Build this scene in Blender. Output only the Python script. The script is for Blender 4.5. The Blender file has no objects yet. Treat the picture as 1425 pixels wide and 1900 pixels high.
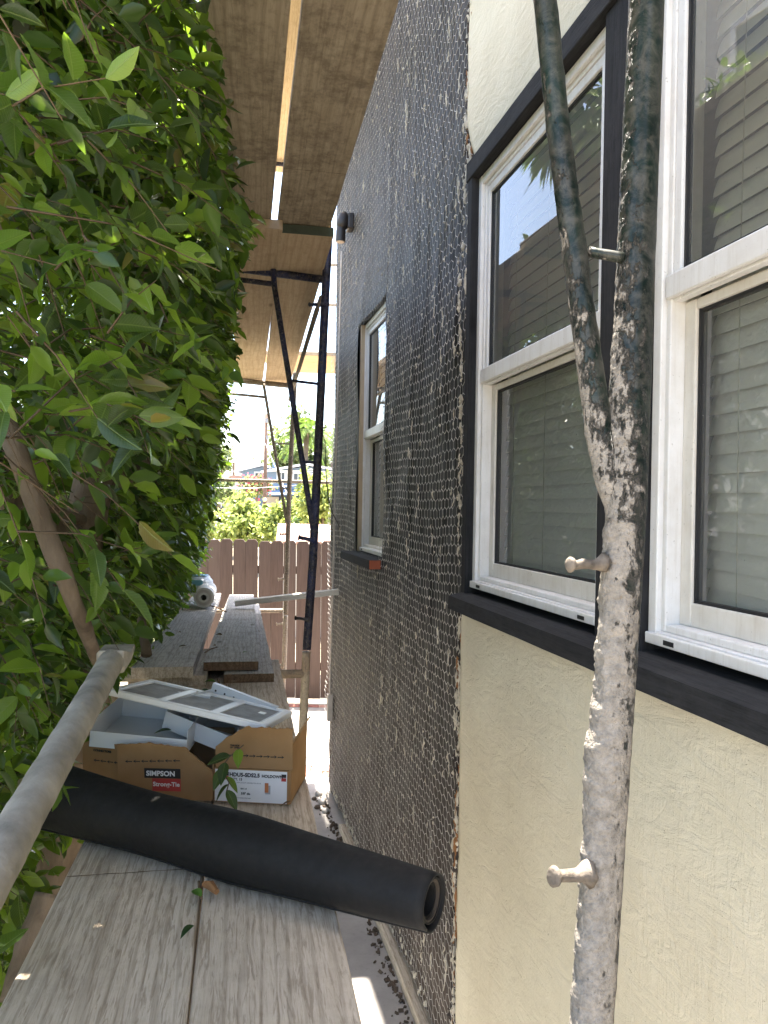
import bpy, math, random
import numpy as np
from mathutils import Matrix, Vector, Euler, noise

random.seed(7)
rng = np.random.default_rng(7)
SC = bpy.context.scene
COL = SC.collection
R = math.radians

# ------------------------------------------------------------------ camera
F, CX, CY = 1428.0, 712.5, 950.0            # focal length and centre in the photograph's pixels
CAMZ = 2.21
CAMR = Matrix.Rotation(R(90 - 0.22), 3, 'X') @ Matrix.Rotation(R(1.0), 3, 'Z')
cd = bpy.data.cameras.new('camera')
cd.sensor_fit = 'HORIZONTAL'
cd.sensor_width = 36.0
cd.lens = 36.0 * F / 1425.0
cd.clip_start = 0.02
cd.clip_end = 600
cam = bpy.data.objects.new('camera', cd)
COL.objects.link(cam)
cam.matrix_world = Matrix.Translation((0, 0, CAMZ)) @ CAMR.to_4x4()
SC.camera = cam

# ------------------------------------------------------------------ sky, sun, exposure
SUN = Vector((-0.02, 0.22, 1.0)).normalized()
w = bpy.data.worlds.new('World')
SC.world = w
w.use_nodes = True
nt = w.node_tree
sky = nt.nodes.new('ShaderNodeTexSky')
sky.sky_type = 'NISHITA'
sky.sun_disc = False
sky.sun_elevation = math.asin(SUN.z)
sky.sun_rotation = math.atan2(SUN.x, SUN.y)
sky.air_density = 1.0
sky.dust_density = 2.5
sky.ozone_density = 1.0
bg = nt.nodes['Background']
nt.links.new(sky.outputs[0], bg.inputs[0])
bg.inputs[1].default_value = 0.13
sl = bpy.data.lights.new('sun', 'SUN')
sl.energy = 4.2
sl.angle = R(0.53)
sl.color = (1.0, 0.95, 0.87)
so = bpy.data.objects.new('sun', sl)
COL.objects.link(so)
so.rotation_euler = SUN.to_track_quat('Z', 'Y').to_euler()
so.location = SUN * 30
SC.view_settings.view_transform = 'Standard'
SC.view_settings.look = 'None'
SC.view_settings.exposure = 3.02
SC.view_settings.gamma = 1.0
SC.view_settings.use_white_balance = True          # the phone balanced for open shade
SC.view_settings.white_balance_temperature = 6750
SC.view_settings.white_balance_tint = 10
SC.render.engine = 'CYCLES'
SC.cycles.max_bounces = 10
SC.cycles.diffuse_bounces = 5
SC.cycles.glossy_bounces = 4
SC.cycles.transparent_max_bounces = 12
SC.cycles.use_denoising = True
SC.cycles.sample_clamp_indirect = 6.0


# ------------------------------------------------------------------ frames of reference
def ray(px, py):
    return CAMR @ Vector(((px - CX) / F, -(py - CY) / F, -1.0))


def P(px, py, d):
    """world point seen at photograph pixel px,py at distance d along the heading"""
    r = ray(px, py)
    return Vector((0, 0, CAMZ)) + r * (d / r.y)


def ONZ(px, py, z):
    r = ray(px, py)
    return Vector((0, 0, CAMZ)) + r * ((z - CAMZ) / r.z)


def proj(p):
    q = CAMR.transposed() @ (Vector(p) - Vector((0, 0, CAMZ)))
    return CX + F * q.x / -q.z, CY - F * q.y / -q.z


SV = Vector((-.18, 1, 0)).normalized()       # along the scaffold
SM = Vector((-SV.y, SV.x, 0))                # to its left
SANG = math.atan2(SV.y, SV.x)


def S(a, b, z=0):
    return SV * a + SM * b + Vector((0, 0, z))


WU = Vector((-.2258, 1, 0)).normalized()     # along the house wall
WN = Vector((-WU.y, WU.x, 0))                # out of the wall, into the alley
WO = Vector((.966, 0, 0))
WANG = math.atan2(WU.y, WU.x)


# ------------------------------------------------------------------ materials
class Mat:
    def __init__(s, name):
        s.m = bpy.data.materials.new(name)
        s.m.use_nodes = True
        s.t = s.m.node_tree
        s.b = s.t.nodes['Principled BSDF']
        s.o = s.t.nodes['Material Output']

    def node(s, typ, ins=None, **props):
        n = s.t.nodes.new(typ)
        for k, v in props.items():
            setattr(n, k, v)
        for k, v in (ins or {}).items():
            s.put(n.inputs[k], v)
        return n

    def put(s, sock, v):
        if isinstance(v, bpy.types.NodeSocket):
            s.t.links.new(v, sock)
        elif isinstance(v, (tuple, list)) and sock.type == 'RGBA' and len(v) == 3:
            sock.default_value = (*v, 1)
        else:
            sock.default_value = v

    def coord(s, scale=(1, 1, 1), kind='Object', rnd=True, rot=(0, 0, 0)):
        c = s.node('ShaderNodeTexCoord').outputs[kind]
        if rnd:
            oi = s.node('ShaderNodeObjectInfo').outputs['Random']
            k = s.node('ShaderNodeVectorMath', {0: oi, 1: (37.0, 19.0, 11.0)}, operation='MULTIPLY').outputs[0]
            c = s.node('ShaderNodeVectorMath', {0: c, 1: k}, operation='ADD').outputs[0]
        return s.node('ShaderNodeMapping', {'Vector': c, 'Scale': scale, 'Rotation': rot}).outputs[0]

    def noise(s, c, scale=5, detail=6, rough=.55, dist=0.0):
        return s.node('ShaderNodeTexNoise', {'Vector': c, 'Scale': scale, 'Detail': detail, 'Roughness': rough, 'Distortion': dist}).outputs['Fac']

    def voro(s, c, scale=5, feature='F1', out='Distance'):
        return s.node('ShaderNodeTexVoronoi', {'Vector': c, 'Scale': scale}, feature=feature).outputs[out]

    def wave(s, c, scale=5, dist=4, detail=2, dscale=1.0, direction='Y'):
        return s.node('ShaderNodeTexWave', {'Vector': c, 'Scale': scale, 'Distortion': dist, 'Detail': detail, 'Detail Scale': dscale}, bands_direction=direction).outputs['Fac']

    def ramp(s, f, stops):
        n = s.node('ShaderNodeValToRGB', {'Fac': f})
        e = n.color_ramp.elements
        while len(e) < len(stops):
            e.new(.5)
        for i, (p, c) in enumerate(stops):
            e[i].position = p
            e[i].color = (*c, 1) if isinstance(c, tuple) else (c, c, c, 1)
        return n.outputs['Color']

    def mix(s, f, a, b, mode='MIX'):
        n = s.node('ShaderNodeMix', data_type='RGBA', blend_type=mode)
        s.put(n.inputs[0], f)
        s.put(n.inputs[6], a)
        s.put(n.inputs[7], b)
        return n.outputs[2]

    def math(s, op, a, b=0.0, clamp=False):
        n = s.node('ShaderNodeMath', operation=op, use_clamp=clamp)
        s.put(n.inputs[0], a)
        s.put(n.inputs[1], b)
        return n.outputs[0]

    def axis(s, k, kind='Object'):
        c = s.node('ShaderNodeTexCoord').outputs[kind]
        return s.node('ShaderNodeSeparateXYZ', {0: c}).outputs[k]

    def fin(s, base, rough=.7, bump=None, bs=.3, bd=.004, spec=.5, metal=0.0, **kw):
        s.put(s.b.inputs['Base Color'], base)
        s.put(s.b.inputs['Roughness'], rough)
        s.put(s.b.inputs['Specular IOR Level'], spec)
        s.put(s.b.inputs['Metallic'], metal)
        if bump is not None:
            n = s.node('ShaderNodeBump', {'Height': bump, 'Strength': bs, 'Distance': bd}).outputs[0]
            s.t.links.new(n, s.b.inputs['Normal'])
        for k, v in kw.items():
            s.put(s.b.inputs[k], v)
        return s.m


def plain(name, col, rough=.6, var=.12, scale=12, bs=.15, spec=.5, metal=0.0):
    t = Mat(name)
    c = t.coord()
    n = t.noise(c, scale, 5)
    lo = tuple(max(0, x * (1 - var)) for x in col)
    hi = tuple(min(1, x * (1 + var)) for x in col)
    return t.fin(t.ramp(n, [(.3, lo), (.7, hi)]), rough, t.noise(c, scale * 5, 4), bs, .002, spec, metal)


def wood(name, dark, mid, light, grain=1.0, dirt=(.05, .045, .04), dirt_amt=.35, bs=.5, streak=.55):
    """planks with the grain along local X"""
    t = Mat(name)
    c3 = t.coord()
    g = t.noise(t.coord((.9, 11, 11)), 3.0 * grain, 8, .62, 1.6)
    ring = t.wave(t.coord((.35, 5, 5)), 2.4 * grain, 14, 4, .8)
    fine = t.noise(t.coord((14, 230, 230)), 1.0, 4, .6, .4)
    mm = t.noise(t.coord((7.0, 85, 85)), 1.4, 7, .7, .9)
    col = t.ramp(g, [(.3, mid), (.62, light)])
    col = t.mix(t.math('MULTIPLY', t.ramp(ring, [(.0, 1.0), (.30, 0.0)]), .34), col, dark)
    col = t.mix(t.math('MULTIPLY', t.ramp(mm, [(.38, 1.0), (.47, 0.0)]), streak), col, dark)
    col = t.mix(t.math('MULTIPLY', t.ramp(fine, [(.36, 1.0), (.46, 0.0)]), streak * .8), col, dark)
    kn = t.ramp(t.voro(t.coord((1.6, 5, 5)), 1.0), [(.035, 1.0), (.085, 0.0)])
    col = t.mix(t.math('MULTIPLY', kn, .7), col, tuple(x * .5 for x in dark))
    big = t.math('ADD', t.math('MULTIPLY', t.noise(c3, 5.0, 9, .72), .55), t.math('MULTIPLY', t.noise(c3, 26.0, 7, .7), .45))
    col = t.mix(t.math('MULTIPLY', t.ramp(big, [(.47, 0.0), (.62, 1.0)]), dirt_amt), col, dirt)
    spots = t.ramp(t.noise(c3, 70, 4, .65), [(.64, 0.0), (.72, 1.0)])
    col = t.mix(t.math('MULTIPLY', spots, .3), col, light)
    h = t.math('ADD', t.math('MULTIPLY', fine, .5), t.math('MULTIPLY', mm, .8))
    return t.fin(col, .9, h, bs, .004, .2)


def coated(name, paint, mort, bias, paint2=None, rough=.35, zlo=None, zhi=None):
    """tube paint spattered with mortar; more of it below zlo, less above zhi"""
    t = Mat(name)
    c = t.coord(rnd=False)
    n = t.noise(c, 48, 9, .8, .5)
    n2 = t.noise(t.coord((1, 1, .4), rnd=False), 110, 6, .7)
    s = t.math('ADD', t.math('MULTIPLY', n, .5), t.math('MULTIPLY', n2, .5))
    if zlo is not None:
        z = t.node('ShaderNodeSeparateXYZ', {0: t.node('ShaderNodeNewGeometry').outputs['Position']}).outputs[2]
        k = t.node('ShaderNodeMapRange', {0: z, 1: zlo, 2: zhi, 3: .15, 4: -.115}).outputs[0]
        s = t.math('ADD', s, k)
        nx = t.node('ShaderNodeSeparateXYZ', {0: t.node('ShaderNodeNewGeometry').outputs['Normal']}).outputs[0]
        s = t.math('SUBTRACT', s, t.math('MULTIPLY', nx, .085))
    m = t.ramp(s, [(bias - .015, 0.0), (bias + .05, 1.0)])
    pc = paint
    if paint2:
        pc = t.mix(t.ramp(t.noise(c, 6, 5), [(.45, 0.0), (.6, 1.0)]), paint, paint2)
    mc = t.ramp(t.noise(c, 75, 8, .75), [(.3, tuple(x * .5 for x in mort)), (.5, tuple(x * .9 for x in mort)), (.72, tuple(x * 1.3 for x in mort))])
    film = t.ramp(t.noise(c, 45, 7, .75, .5), [(.42, 0.0), (.62, 1.0)])
    pc = t.mix(t.math('MULTIPLY', film, .38), pc, tuple(x * .55 for x in mort))
    col = t.mix(m, pc, mc)
    r = t.mix(m, (rough,) * 3, (.95,) * 3)
    h = t.math('ADD', t.math('MULTIPLY', m, .8), t.math('MULTIPLY', t.math('MULTIPLY', t.noise(c, 160, 4), m), 1.0))
    return t.fin(col, r, h, .95, .005, .28)


MT = {}
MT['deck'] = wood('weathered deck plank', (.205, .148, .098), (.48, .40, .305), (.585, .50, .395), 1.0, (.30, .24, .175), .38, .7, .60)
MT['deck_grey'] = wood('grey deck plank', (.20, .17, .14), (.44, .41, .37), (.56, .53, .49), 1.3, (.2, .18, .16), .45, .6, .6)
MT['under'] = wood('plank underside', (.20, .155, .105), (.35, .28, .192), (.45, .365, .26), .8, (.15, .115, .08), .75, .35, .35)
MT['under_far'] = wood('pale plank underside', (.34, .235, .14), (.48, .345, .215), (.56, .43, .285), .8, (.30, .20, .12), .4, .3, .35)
MT['raw_wood'] = wood('fresh lumber', (.36, .26, .15), (.50, .38, .24), (.58, .46, .31), .9, (.3, .2, .12), .2, .25)
MT['wet_wood'] = wood('brown plank end', (.06, .035, .018), (.13, .08, .045), (.2, .13, .08), 1, (.04, .03, .02), .5)
MT['bleached'] = wood('bleached board', (.36, .33, .28), (.55, .52, .46), (.66, .63, .57), .9, (.25, .22, .19), .3)
MT['green_edge'] = plain('green painted plank end', (.055, .07, .05), .8, .3)
MT['red_edge'] = plain('red painted end', (.24, .06, .025), .8, .3)


def m_fence():
    t = Mat('brown fence paint')
    g = t.noise(t.coord((40, 40, 2)), 2.0, 5)
    col = t.ramp(g, [(.3, (.100, .066, .054)), (.7, (.140, .095, .078))])
    oi = t.node('ShaderNodeObjectInfo').outputs['Random']
    col = t.mix(t.math('MULTIPLY', oi, .45), col, (.175, .128, .108))
    st = t.ramp(t.noise(t.coord((6, 6, 1)), 3.0, 6, .7), [(.52, 0.0), (.72, 1.0)])
    col = t.mix(t.math('MULTIPLY', st, .35), col, (.075, .05, .04))
    return t.fin(col, .75, g, .3, .003, .3)


MT['fence'] = m_fence()


def m_concrete(name='concrete', a=(.27, .25, .235), b=(.40, .375, .35)):
    t = Mat(name)
    c = t.coord(rnd=False)
    n = t.noise(c, 3.0, 9, .62)
    n2 = t.noise(c, 40, 6, .7)
    col = t.ramp(n, [(.32, a), (.68, b)])
    col = t.mix(t.math('MULTIPLY', t.ramp(n2, [(.55, 0.0), (.75, 1.0)]), .35), col, (.14, .12, .105))
    return t.fin(col, .9, n2, .25, .003, .25)


MT['concrete'] = m_concrete()
MT['terrain'] = m_concrete('dry earth', (.24, .20, .14), (.36, .31, .23))
MT['drive'] = m_concrete('pale driveway', (.5, .48, .45), (.6, .58, .55))
MT['brick'] = plain('red paving brick', (.34, .135, .10), .9, .25, 20)
MT['brick2'] = plain('pale red paving brick', (.42, .22, .17), .9, .25, 20)


def m_stucco():
    t = Mat('cream stucco')
    c = t.coord(rnd=False)
    big = t.noise(c, 2.2, 5, .6)
    tr = t.math('ADD', t.math('MULTIPLY', t.noise(t.coord((1, 1, 2.2), rnd=False, rot=(0, .35, 0)), 7, 8, .6, 2.0), 1.3), t.math('MULTIPLY', t.noise(c, 42, 6, .6, .8), .35))
    fine = t.noise(c, 220, 4, .7)
    # diagonal trowel drag marks and small pits
    rid = t.ramp(t.noise(t.coord((9, 1, 1.6), rnd=False, rot=(0, .5, 0)), 9, 4, .6, 1.0), [(.5, 0.0), (.58, 1.0)])
    pits = t.ramp(t.noise(t.coord((1, 1, 2.5), rnd=False, rot=(0, -.6, 0)), 34, 3, .5, 1.2), [(.70, 0.0), (.75, 1.0)])
    col = t.ramp(big, [(.3, (.57, .515, .385)), (.7, (.67, .615, .475))])
    col = t.mix(t.math('MULTIPLY', pits, .4), col, (.36, .30, .2))
    st = t.ramp(t.noise(t.coord((8, 1, .5), rnd=False), 2.2, 6, .7), [(.58, 0.0), (.8, 1.0)])
    col = t.mix(t.math('MULTIPLY', st, .35), col, (.40, .33, .21))
    pw = t.noise(c, 3.5, 3)
    cr = t.node('ShaderNodeTexVoronoi', {'Vector': t.mix(.12, c, t.node('ShaderNodeTexNoise', {'Vector': c, 'Scale': 5.0, 'Detail': 5.0}).outputs['Color']), 'Scale': 1.5}, feature='DISTANCE_TO_EDGE').outputs['Distance']
    crk = t.math('MULTIPLY', t.ramp(cr, [(.0022, 1.0), (.005, 0.0)]), t.ramp(pw, [(.5, 0.0), (.6, 1.0)]))
    col = t.mix(t.math('MULTIPLY', crk, .10), col, (.36, .30, .21))
    patch = t.ramp(t.noise(c, 1.3, 4, .55, .8), [(.48, 0.0), (.56, 1.0)])
    col = t.mix(t.math('MULTIPLY', patch, .16), col, (.50, .42, .30))
    h = t.math('ADD', t.math('MULTIPLY', tr, 1.0), t.math('MULTIPLY', fine, .25))
    h = t.math('SUBTRACT', h, t.math('MULTIPLY', crk, .12))
    h = t.math('ADD', h, t.math('MULTIPLY', rid, .10))
    h = t.math('SUBTRACT', h, t.math('MULTIPLY', pits, .9))
    return t.fin(col, .82, h, .6, .009, .3)


MT['stucco'] = m_stucco()


def m_paper():
    t = Mat('black building paper')
    c = t.coord(rnd=False)
    f = t.noise(t.coord((14, 1, 1.6), rnd=False), 5.0, 7, .65, .8)
    n = t.noise(c, 4, 6, .6)
    base = t.ramp(f, [(.3, (.0038, .0036, .0037)), (.7, (.0165, .0158, .0162))])
    # pale dust splashed up from the ground in a ragged band
    z = t.axis(2)
    k = t.node('ShaderNodeMapRange', {0: t.math('ADD', z, t.math('MULTIPLY', n, 1.2)), 1: .75, 2: 2.35, 3: .72, 4: 0.0}).outputs[0]
    k = t.math('MULTIPLY', k, t.ramp(t.noise(c, 18, 7, .7), [(.25, .45), (.7, 1.0)]))
    col = t.mix(k, base, (.090, .060, .043))
    h = t.math('ADD', t.math('MULTIPLY', f, 1.0), t.math('MULTIPLY', t.noise(c, 120, 4), .15))
    r = t.mix(k, (.62,) * 3, (.9,) * 3)
    return t.fin(col, r, h, .6, .008, .45)


MT['paper'] = m_paper()
MT['tar'] = plain('torn tar paper', (.03, .022, .018), .8, .4)
MT['splinter'] = plain('splintered lath', (.22, .10, .035), .85, .35)
MT['mortar'] = plain('dried cream mortar', (.50, .45, .36), .92, .2, 60, .4)
MT['wire'] = plain('galvanised wire', (.46, .44, .405), .5, .4, 14, .05, .5, .15)
MT['black_trim'] = wood('black painted timber', (.008, .008, .0085), (.015, .015, .016), (.026, .0265, .028), 1, (.045, .045, .046), .3, .35)
MT['vinyl'] = plain('white vinyl frame', (.70, .685, .655), .42, .05, 6, .03)
MT['vinyl_dirty'] = plain('yellowed white frame', (.60, .555, .47), .5, .10, 9, .05)
def m_vinyl(name, a, grime, amt):
    t = Mat(name)
    c = t.coord()
    n = t.noise(c, 7, 8, .7)
    v = t.noise(t.coord((30, 30, 2)), 2.2, 6, .7)
    col = t.mix(t.math('MULTIPLY', t.ramp(n, [(.42, 0.0), (.68, 1.0)]), amt), a, grime)
    col = t.mix(t.math('MULTIPLY', t.ramp(v, [(.5, 0.0), (.72, 1.0)]), amt), col, grime)
    sp = t.ramp(t.noise(c, 130, 3), [(.68, 0.0), (.73, 1.0)])
    col = t.mix(t.math('MULTIPLY', sp, .5), col, tuple(x * .5 for x in grime))
    return t.fin(col, .45, n, .05, .002, .4)


MT['vinyl'] = m_vinyl('white vinyl frame with site dust', (.72, .715, .70), (.48, .44, .38), .40)
MT['vinyl_dirty'] = m_vinyl('yellowed dusty frame', (.66, .635, .58), (.42, .36, .28), .4)
MT['gasket'] = plain('black gasket', (.012, .012, .013), .6)
MT['cream_strip'] = plain('tan casing strip', (.42, .32, .21), .7, .1)
MT['slat'] = plain('blind slat', (.83, .83, .80), .5, .03, 4, .02)
MT['cord'] = plain('white cord', (.62, .6, .54), .8)
MT['room'] = plain('room wall', (.30, .29, .26), .9)
MT['roof'] = plain('roof felt', (.18, .17, .165), .9)
MT['conduit'] = plain('grey beige conduit', (.50, .45, .40), .7, .12)
MT['lamp_black'] = plain('dark bronze metal', (.022, .018, .017), .45, .2)
MT['lamp_glass'] = plain('frosted lens', (.68, .55, .45), .3, .05)


def m_glass():
    t = Mat('window glass')
    t.t.nodes.remove(t.b)
    tr = t.node('ShaderNodeBsdfTransparent', {'Color': (.95, .97, .955)})
    c = t.coord(rnd=False)
    gl = t.node('ShaderNodeBsdfGlossy', {'Color': (1, 1, 1), 'Roughness': 0.0})
    bp = t.node('ShaderNodeBump', {'Height': t.noise(c, 1.4, 1), 'Strength': .02, 'Distance': .05})
    t.t.links.new(bp.outputs[0], gl.inputs['Normal'])
    fr = t.node('ShaderNodeFresnel', {'IOR': 1.74})
    mx = t.node('ShaderNodeMixShader', {0: fr.outputs[0], 1: tr.outputs[0], 2: gl.outputs[0]})
    # dust and dried splashes; the even pale film also paints brightness into the panes
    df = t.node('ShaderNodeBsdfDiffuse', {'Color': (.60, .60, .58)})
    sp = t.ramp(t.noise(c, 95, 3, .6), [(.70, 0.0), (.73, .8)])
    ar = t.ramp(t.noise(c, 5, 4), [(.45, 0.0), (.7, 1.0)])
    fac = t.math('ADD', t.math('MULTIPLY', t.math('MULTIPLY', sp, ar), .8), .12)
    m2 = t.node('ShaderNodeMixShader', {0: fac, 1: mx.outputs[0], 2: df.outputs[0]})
    t.t.links.new(m2.outputs[0], t.o.inputs[0])
    return t.m


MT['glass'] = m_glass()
MT['tube_green'] = coated('dark green tube with mortar', (.002, .008, .006), (.28, .25, .212), .505, (.008, .020, .014), .35, 1.95, 2.66)
MT['tube_blue'] = coated('navy tube with mortar', (.010, .012, .026), (.28, .23, .18), .555, (.014, .024, .085), .45)
MT['tube_cream'] = coated('cream tube with blue flecks', (.46, .38, .27), (.05, .08, .11), .60, (.36, .27, .18), .75)
MT['tube_tan'] = coated('tan tube', (.24, .19, .14), (.48, .40, .30), .52, (.15, .12, .09), .7)
MT['tube_pale'] = coated('pale mortared tube', (.47, .39, .30), (.60, .53, .43), .5, (.38, .30, .22), .8)
MT['tube_grey'] = plain('worn galvanised tube', (.27, .25, .21), .8, .38, 22, .7, .25)
MT['steel'] = plain('rusty mortared steel', (.15, .125, .10), .8, .6, 45, .7, .4, .1)


def m_rubber():
    t = Mat('black rubber sheet')
    c = t.coord(rnd=False)
    n = t.noise(c, 5, 6)
    f = t.noise(c, 60, 5, .65)
    sc = t.ramp(t.noise(t.coord((1, 9, 9), rnd=False), 14, 4, .6, 1.), [(.66, 0.0), (.74, 1.0)])
    col = t.ramp(n, [(.3, (.0052, .0048, .0046)), (.75, (.010, .0094, .009))])
    col = t.mix(t.math('MULTIPLY', sc, .25), col, (.05, .05, .05))
    return t.fin(col, t.ramp(f, [(.3, .62), (.7, .8)]), f, .15, .003, .30)


MT['rubber'] = m_rubber()
MT['rubber_edge'] = plain('brown roll edge', (.060, .045, .032), .8, .2)
MT['foil'] = plain('silvery backing', (.42, .38, .28), .5)


def m_card(name='cardboard', a=(.26, .145, .062), b=(.335, .198, .094)):
    t = Mat(name)
    c = t.coord()
    n = t.noise(c, 9, 6)
    fl = t.wave(t.coord((1, 1, 1)), 130, .3, 1, 1, 'X')
    col = t.ramp(n, [(.3, a), (.7, b)])
    return t.fin(col, .88, t.math('ADD', t.math('MULTIPLY', fl, .2), n), .15, .002, .2)


MT['card'] = m_card()
MT['card_in'] = m_card('cardboard inside', (.24, .15, .075), (.33, .21, .11))
MT['print'] = plain('black print', (.018, .016, .015), .7)
MT['red_print'] = plain('red print', (.42, .045, .04), .6)
MT['orange_print'] = plain('orange print', (.48, .17, .06), .6)
MT['white_print'] = plain('white label', (.74, .74, .74), .55, .03)
MT['grey_print'] = plain('grey print', (.36, .37, .38), .6)
MT['tin'] = plain('white enamelled sheet metal', (.60, .63, .66), .35, .05, 5, .04)
MT['tin_white'] = plain('white enamel frame', (.74, .75, .76), .4, .06, 8, .05)
MT['louvre'] = plain('dusty grey louvre', (.34, .33, .31), .6, .2, 30, .2)
MT['felt'] = plain('white wrap roll', (.62, .60, .55), .8, .08)
MT['bag'] = plain('printed white bag', (.62, .65, .68), .5, .1)
MT['blue'] = plain('pale blue print', (.18, .42, .55), .5, .1)


def m_bark(name, a, b):
    t = Mat(name)
    c = t.coord((8, 8, 2))
    n = t.noise(c, 3, 8, .65, 1.0)
    n2 = t.noise(t.coord(), 14, 6)
    col = t.mix(.4, t.ramp(n, [(.3, a), (.7, b)]), t.ramp(n2, [(.3, a), (.7, b)]))
    return t.fin(col, .9, n, .6, .01, .25)


MT['bark'] = m_bark('grey brown bark', (.085, .06, .04), (.24, .185, .135))
MT['bark_dark'] = m_bark('twig bark', (.06, .04, .025), (.16, .115, .075))
MT['pole_wood'] = m_bark('utility pole timber', (.10, .06, .045), (.18, .12, .09))


def m_leaf(name, darks, lights, trans, tf=.35, rough=.36):
    t = Mat(name)
    geo = t.node('ShaderNodeNewGeometry')
    oi = t.node('ShaderNodeObjectInfo')
    r = t.math('FRACT', t.math('ADD', geo.outputs['Random Per Island'], oi.outputs['Random']))
    base = t.ramp(r, [(.0, darks[0]), (.40, darks[1]), (.64, lights[0]), (.88, lights[1]), (.972, lights[1]), (.985, (.15, .085, .035))])
    c = t.coord(rnd=False)
    base = t.mix(t.math('MULTIPLY', t.noise(c, 60, 3), .3), base, darks[0])
    trc = t.ramp(r, [(0, tuple(x * .55 for x in trans)), (.6, trans), (1, tuple(min(1, x * 1.5) for x in trans))])
    t.put(t.b.inputs['Base Color'], base)
    t.put(t.b.inputs['Roughness'], rough)
    t.put(t.b.inputs['Specular IOR Level'], .42)
    tl = t.node('ShaderNodeBsdfTranslucent', {'Color': trc})
    mx = t.node('ShaderNodeMixShader', {0: tf, 1: t.b.outputs[0], 2: tl.outputs[0]})
    t.t.links.new(mx.outputs[0], t.o.inputs[0])
    return t.m


MT['leaf'] = m_leaf('ficus leaf', [(.014, .030, .012), (.027, .058, .014)], [(.050, .102, .016), (.16, .25, .025)], (.20, .34, .025), .36, .30)
def m_leaf_near():
    m = MT['leaf'].copy()
    m.name = 'ficus leaf with veins'
    t = Mat.__new__(Mat)
    t.m, t.t = m, m.node_tree
    t.b = [n for n in t.t.nodes if n.type == 'BSDF_PRINCIPLED'][0]
    old = t.b.inputs['Base Color'].links[0].from_socket
    c = t.node('ShaderNodeTexCoord').outputs['Object']
    sp = t.node('ShaderNodeSeparateXYZ', {0: c})
    ay = t.math('ABSOLUTE', sp.outputs[1])
    rib = t.ramp(ay, [(.006, 1.0), (.016, 0.0)])
    ph = t.math('SUBTRACT', t.math('MULTIPLY', sp.outputs[0], 95.0), t.math('MULTIPLY', ay, 70.0))
    vein = t.ramp(t.math('SINE', ph), [(.72, 0.0), (.98, 1.0)])
    col = t.mix(t.math('MULTIPLY', vein, .16), old, (.14, .22, .06))
    col = t.mix(t.math('MULTIPLY', rib, .6), col, (.20, .27, .08))
    dust = t.ramp(t.noise(c, 9, 5, .7), [(.55, 0.0), (.8, 1.0)])
    col = t.mix(t.math('MULTIPLY', dust, .22), col, (.16, .17, .13))
    t.t.links.new(col, t.b.inputs['Base Color'])
    bp = t.node('ShaderNodeBump', {'Height': t.math('ADD', t.math('MULTIPLY', vein, -.3), t.math('MULTIPLY', rib, -1.0)), 'Strength': .35, 'Distance': .02})
    t.t.links.new(bp.outputs[0], t.b.inputs['Normal'])
    return m


MT['leaf_near'] = m_leaf_near()
MT['leaf_bush'] = m_leaf('yellow green bush leaf', [(.12, .17, .05), (.19, .25, .07)], [(.28, .33, .09), (.38, .40, .12)], (.36, .42, .10), .4, .5)
MT['leaf_tree'] = m_leaf('olive tree leaf', [(.07, .12, .05), (.11, .16, .06)], [(.16, .2, .08), (.24, .26, .1)], (.24, .3, .1), .4, .5)
MT['leaf_dark'] = m_leaf('dark shrub leaf', [(.03, .06, .02), (.05, .09, .03)], [(.07, .12, .035), (.1, .17, .04)], (.12, .22, .04), .35, .45)
MT['leaf_palm'] = m_leaf('palm frond', [(.05, .10, .025), (.08, .14, .03)], [(.12, .19, .04), (.20, .24, .06)], (.18, .28, .05), .35, .45)
MT['leaf_dry'] = m_leaf('dry leaf', [(.12, .07, .035), (.16, .10, .05)], [(.22, .14, .07), (.26, .17, .09)], (.2, .12, .05), .2, .7)
MT['leaf_fallen'] = m_leaf('fallen green leaf', [(.025, .05, .018), (.03, .07, .02)], [(.05, .11, .02), (.08, .17, .025)], (.1, .2, .03), .3, .4)
MT['flower'] = m_leaf('bougainvillea', [(.40, .04, .08), (.5, .08, .12)], [(.6, .2, .24), (.7, .45, .45)], (.6, .1, .12), .3, .6)
MT['blue_wall'] = plain('blue clapboard', (.15, .21, .29), .8, .1)
MT['blue_dark'] = plain('shaded blue siding', (.045, .065, .10), .8, .1)  # darker copy of the blue siding, shade put into its colour
MT['white_paint'] = plain('white painted trim', (.72, .72, .72), .6, .04)
MT['shingle'] = plain('grey shingle', (.24, .25, .27), .9, .2)
MT['tile'] = plain('faded clay tile', (.36, .21, .155), .85, .15)
MT['garage'] = plain('beige garage door', (.42, .36, .29), .7, .06)
MT['dark_glass'] = plain('dark window glass', (.05, .065, .08), .12, .1)
MT['neighbour'] = plain('off white plaster', (.62, .60, .55), .85, .06)
MT['car'] = plain('dark car paint', (.03, .035, .045), .25, .1)
MT['car_red'] = plain('red tail lens', (.4, .02, .02), .3)
MT['rubber_tyre'] = plain('tyre rubber', (.02, .02, .02), .8)
MT['dirt'] = plain('soil and chips', (.085, .06, .042), .95, .5, 30, .6)


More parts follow.
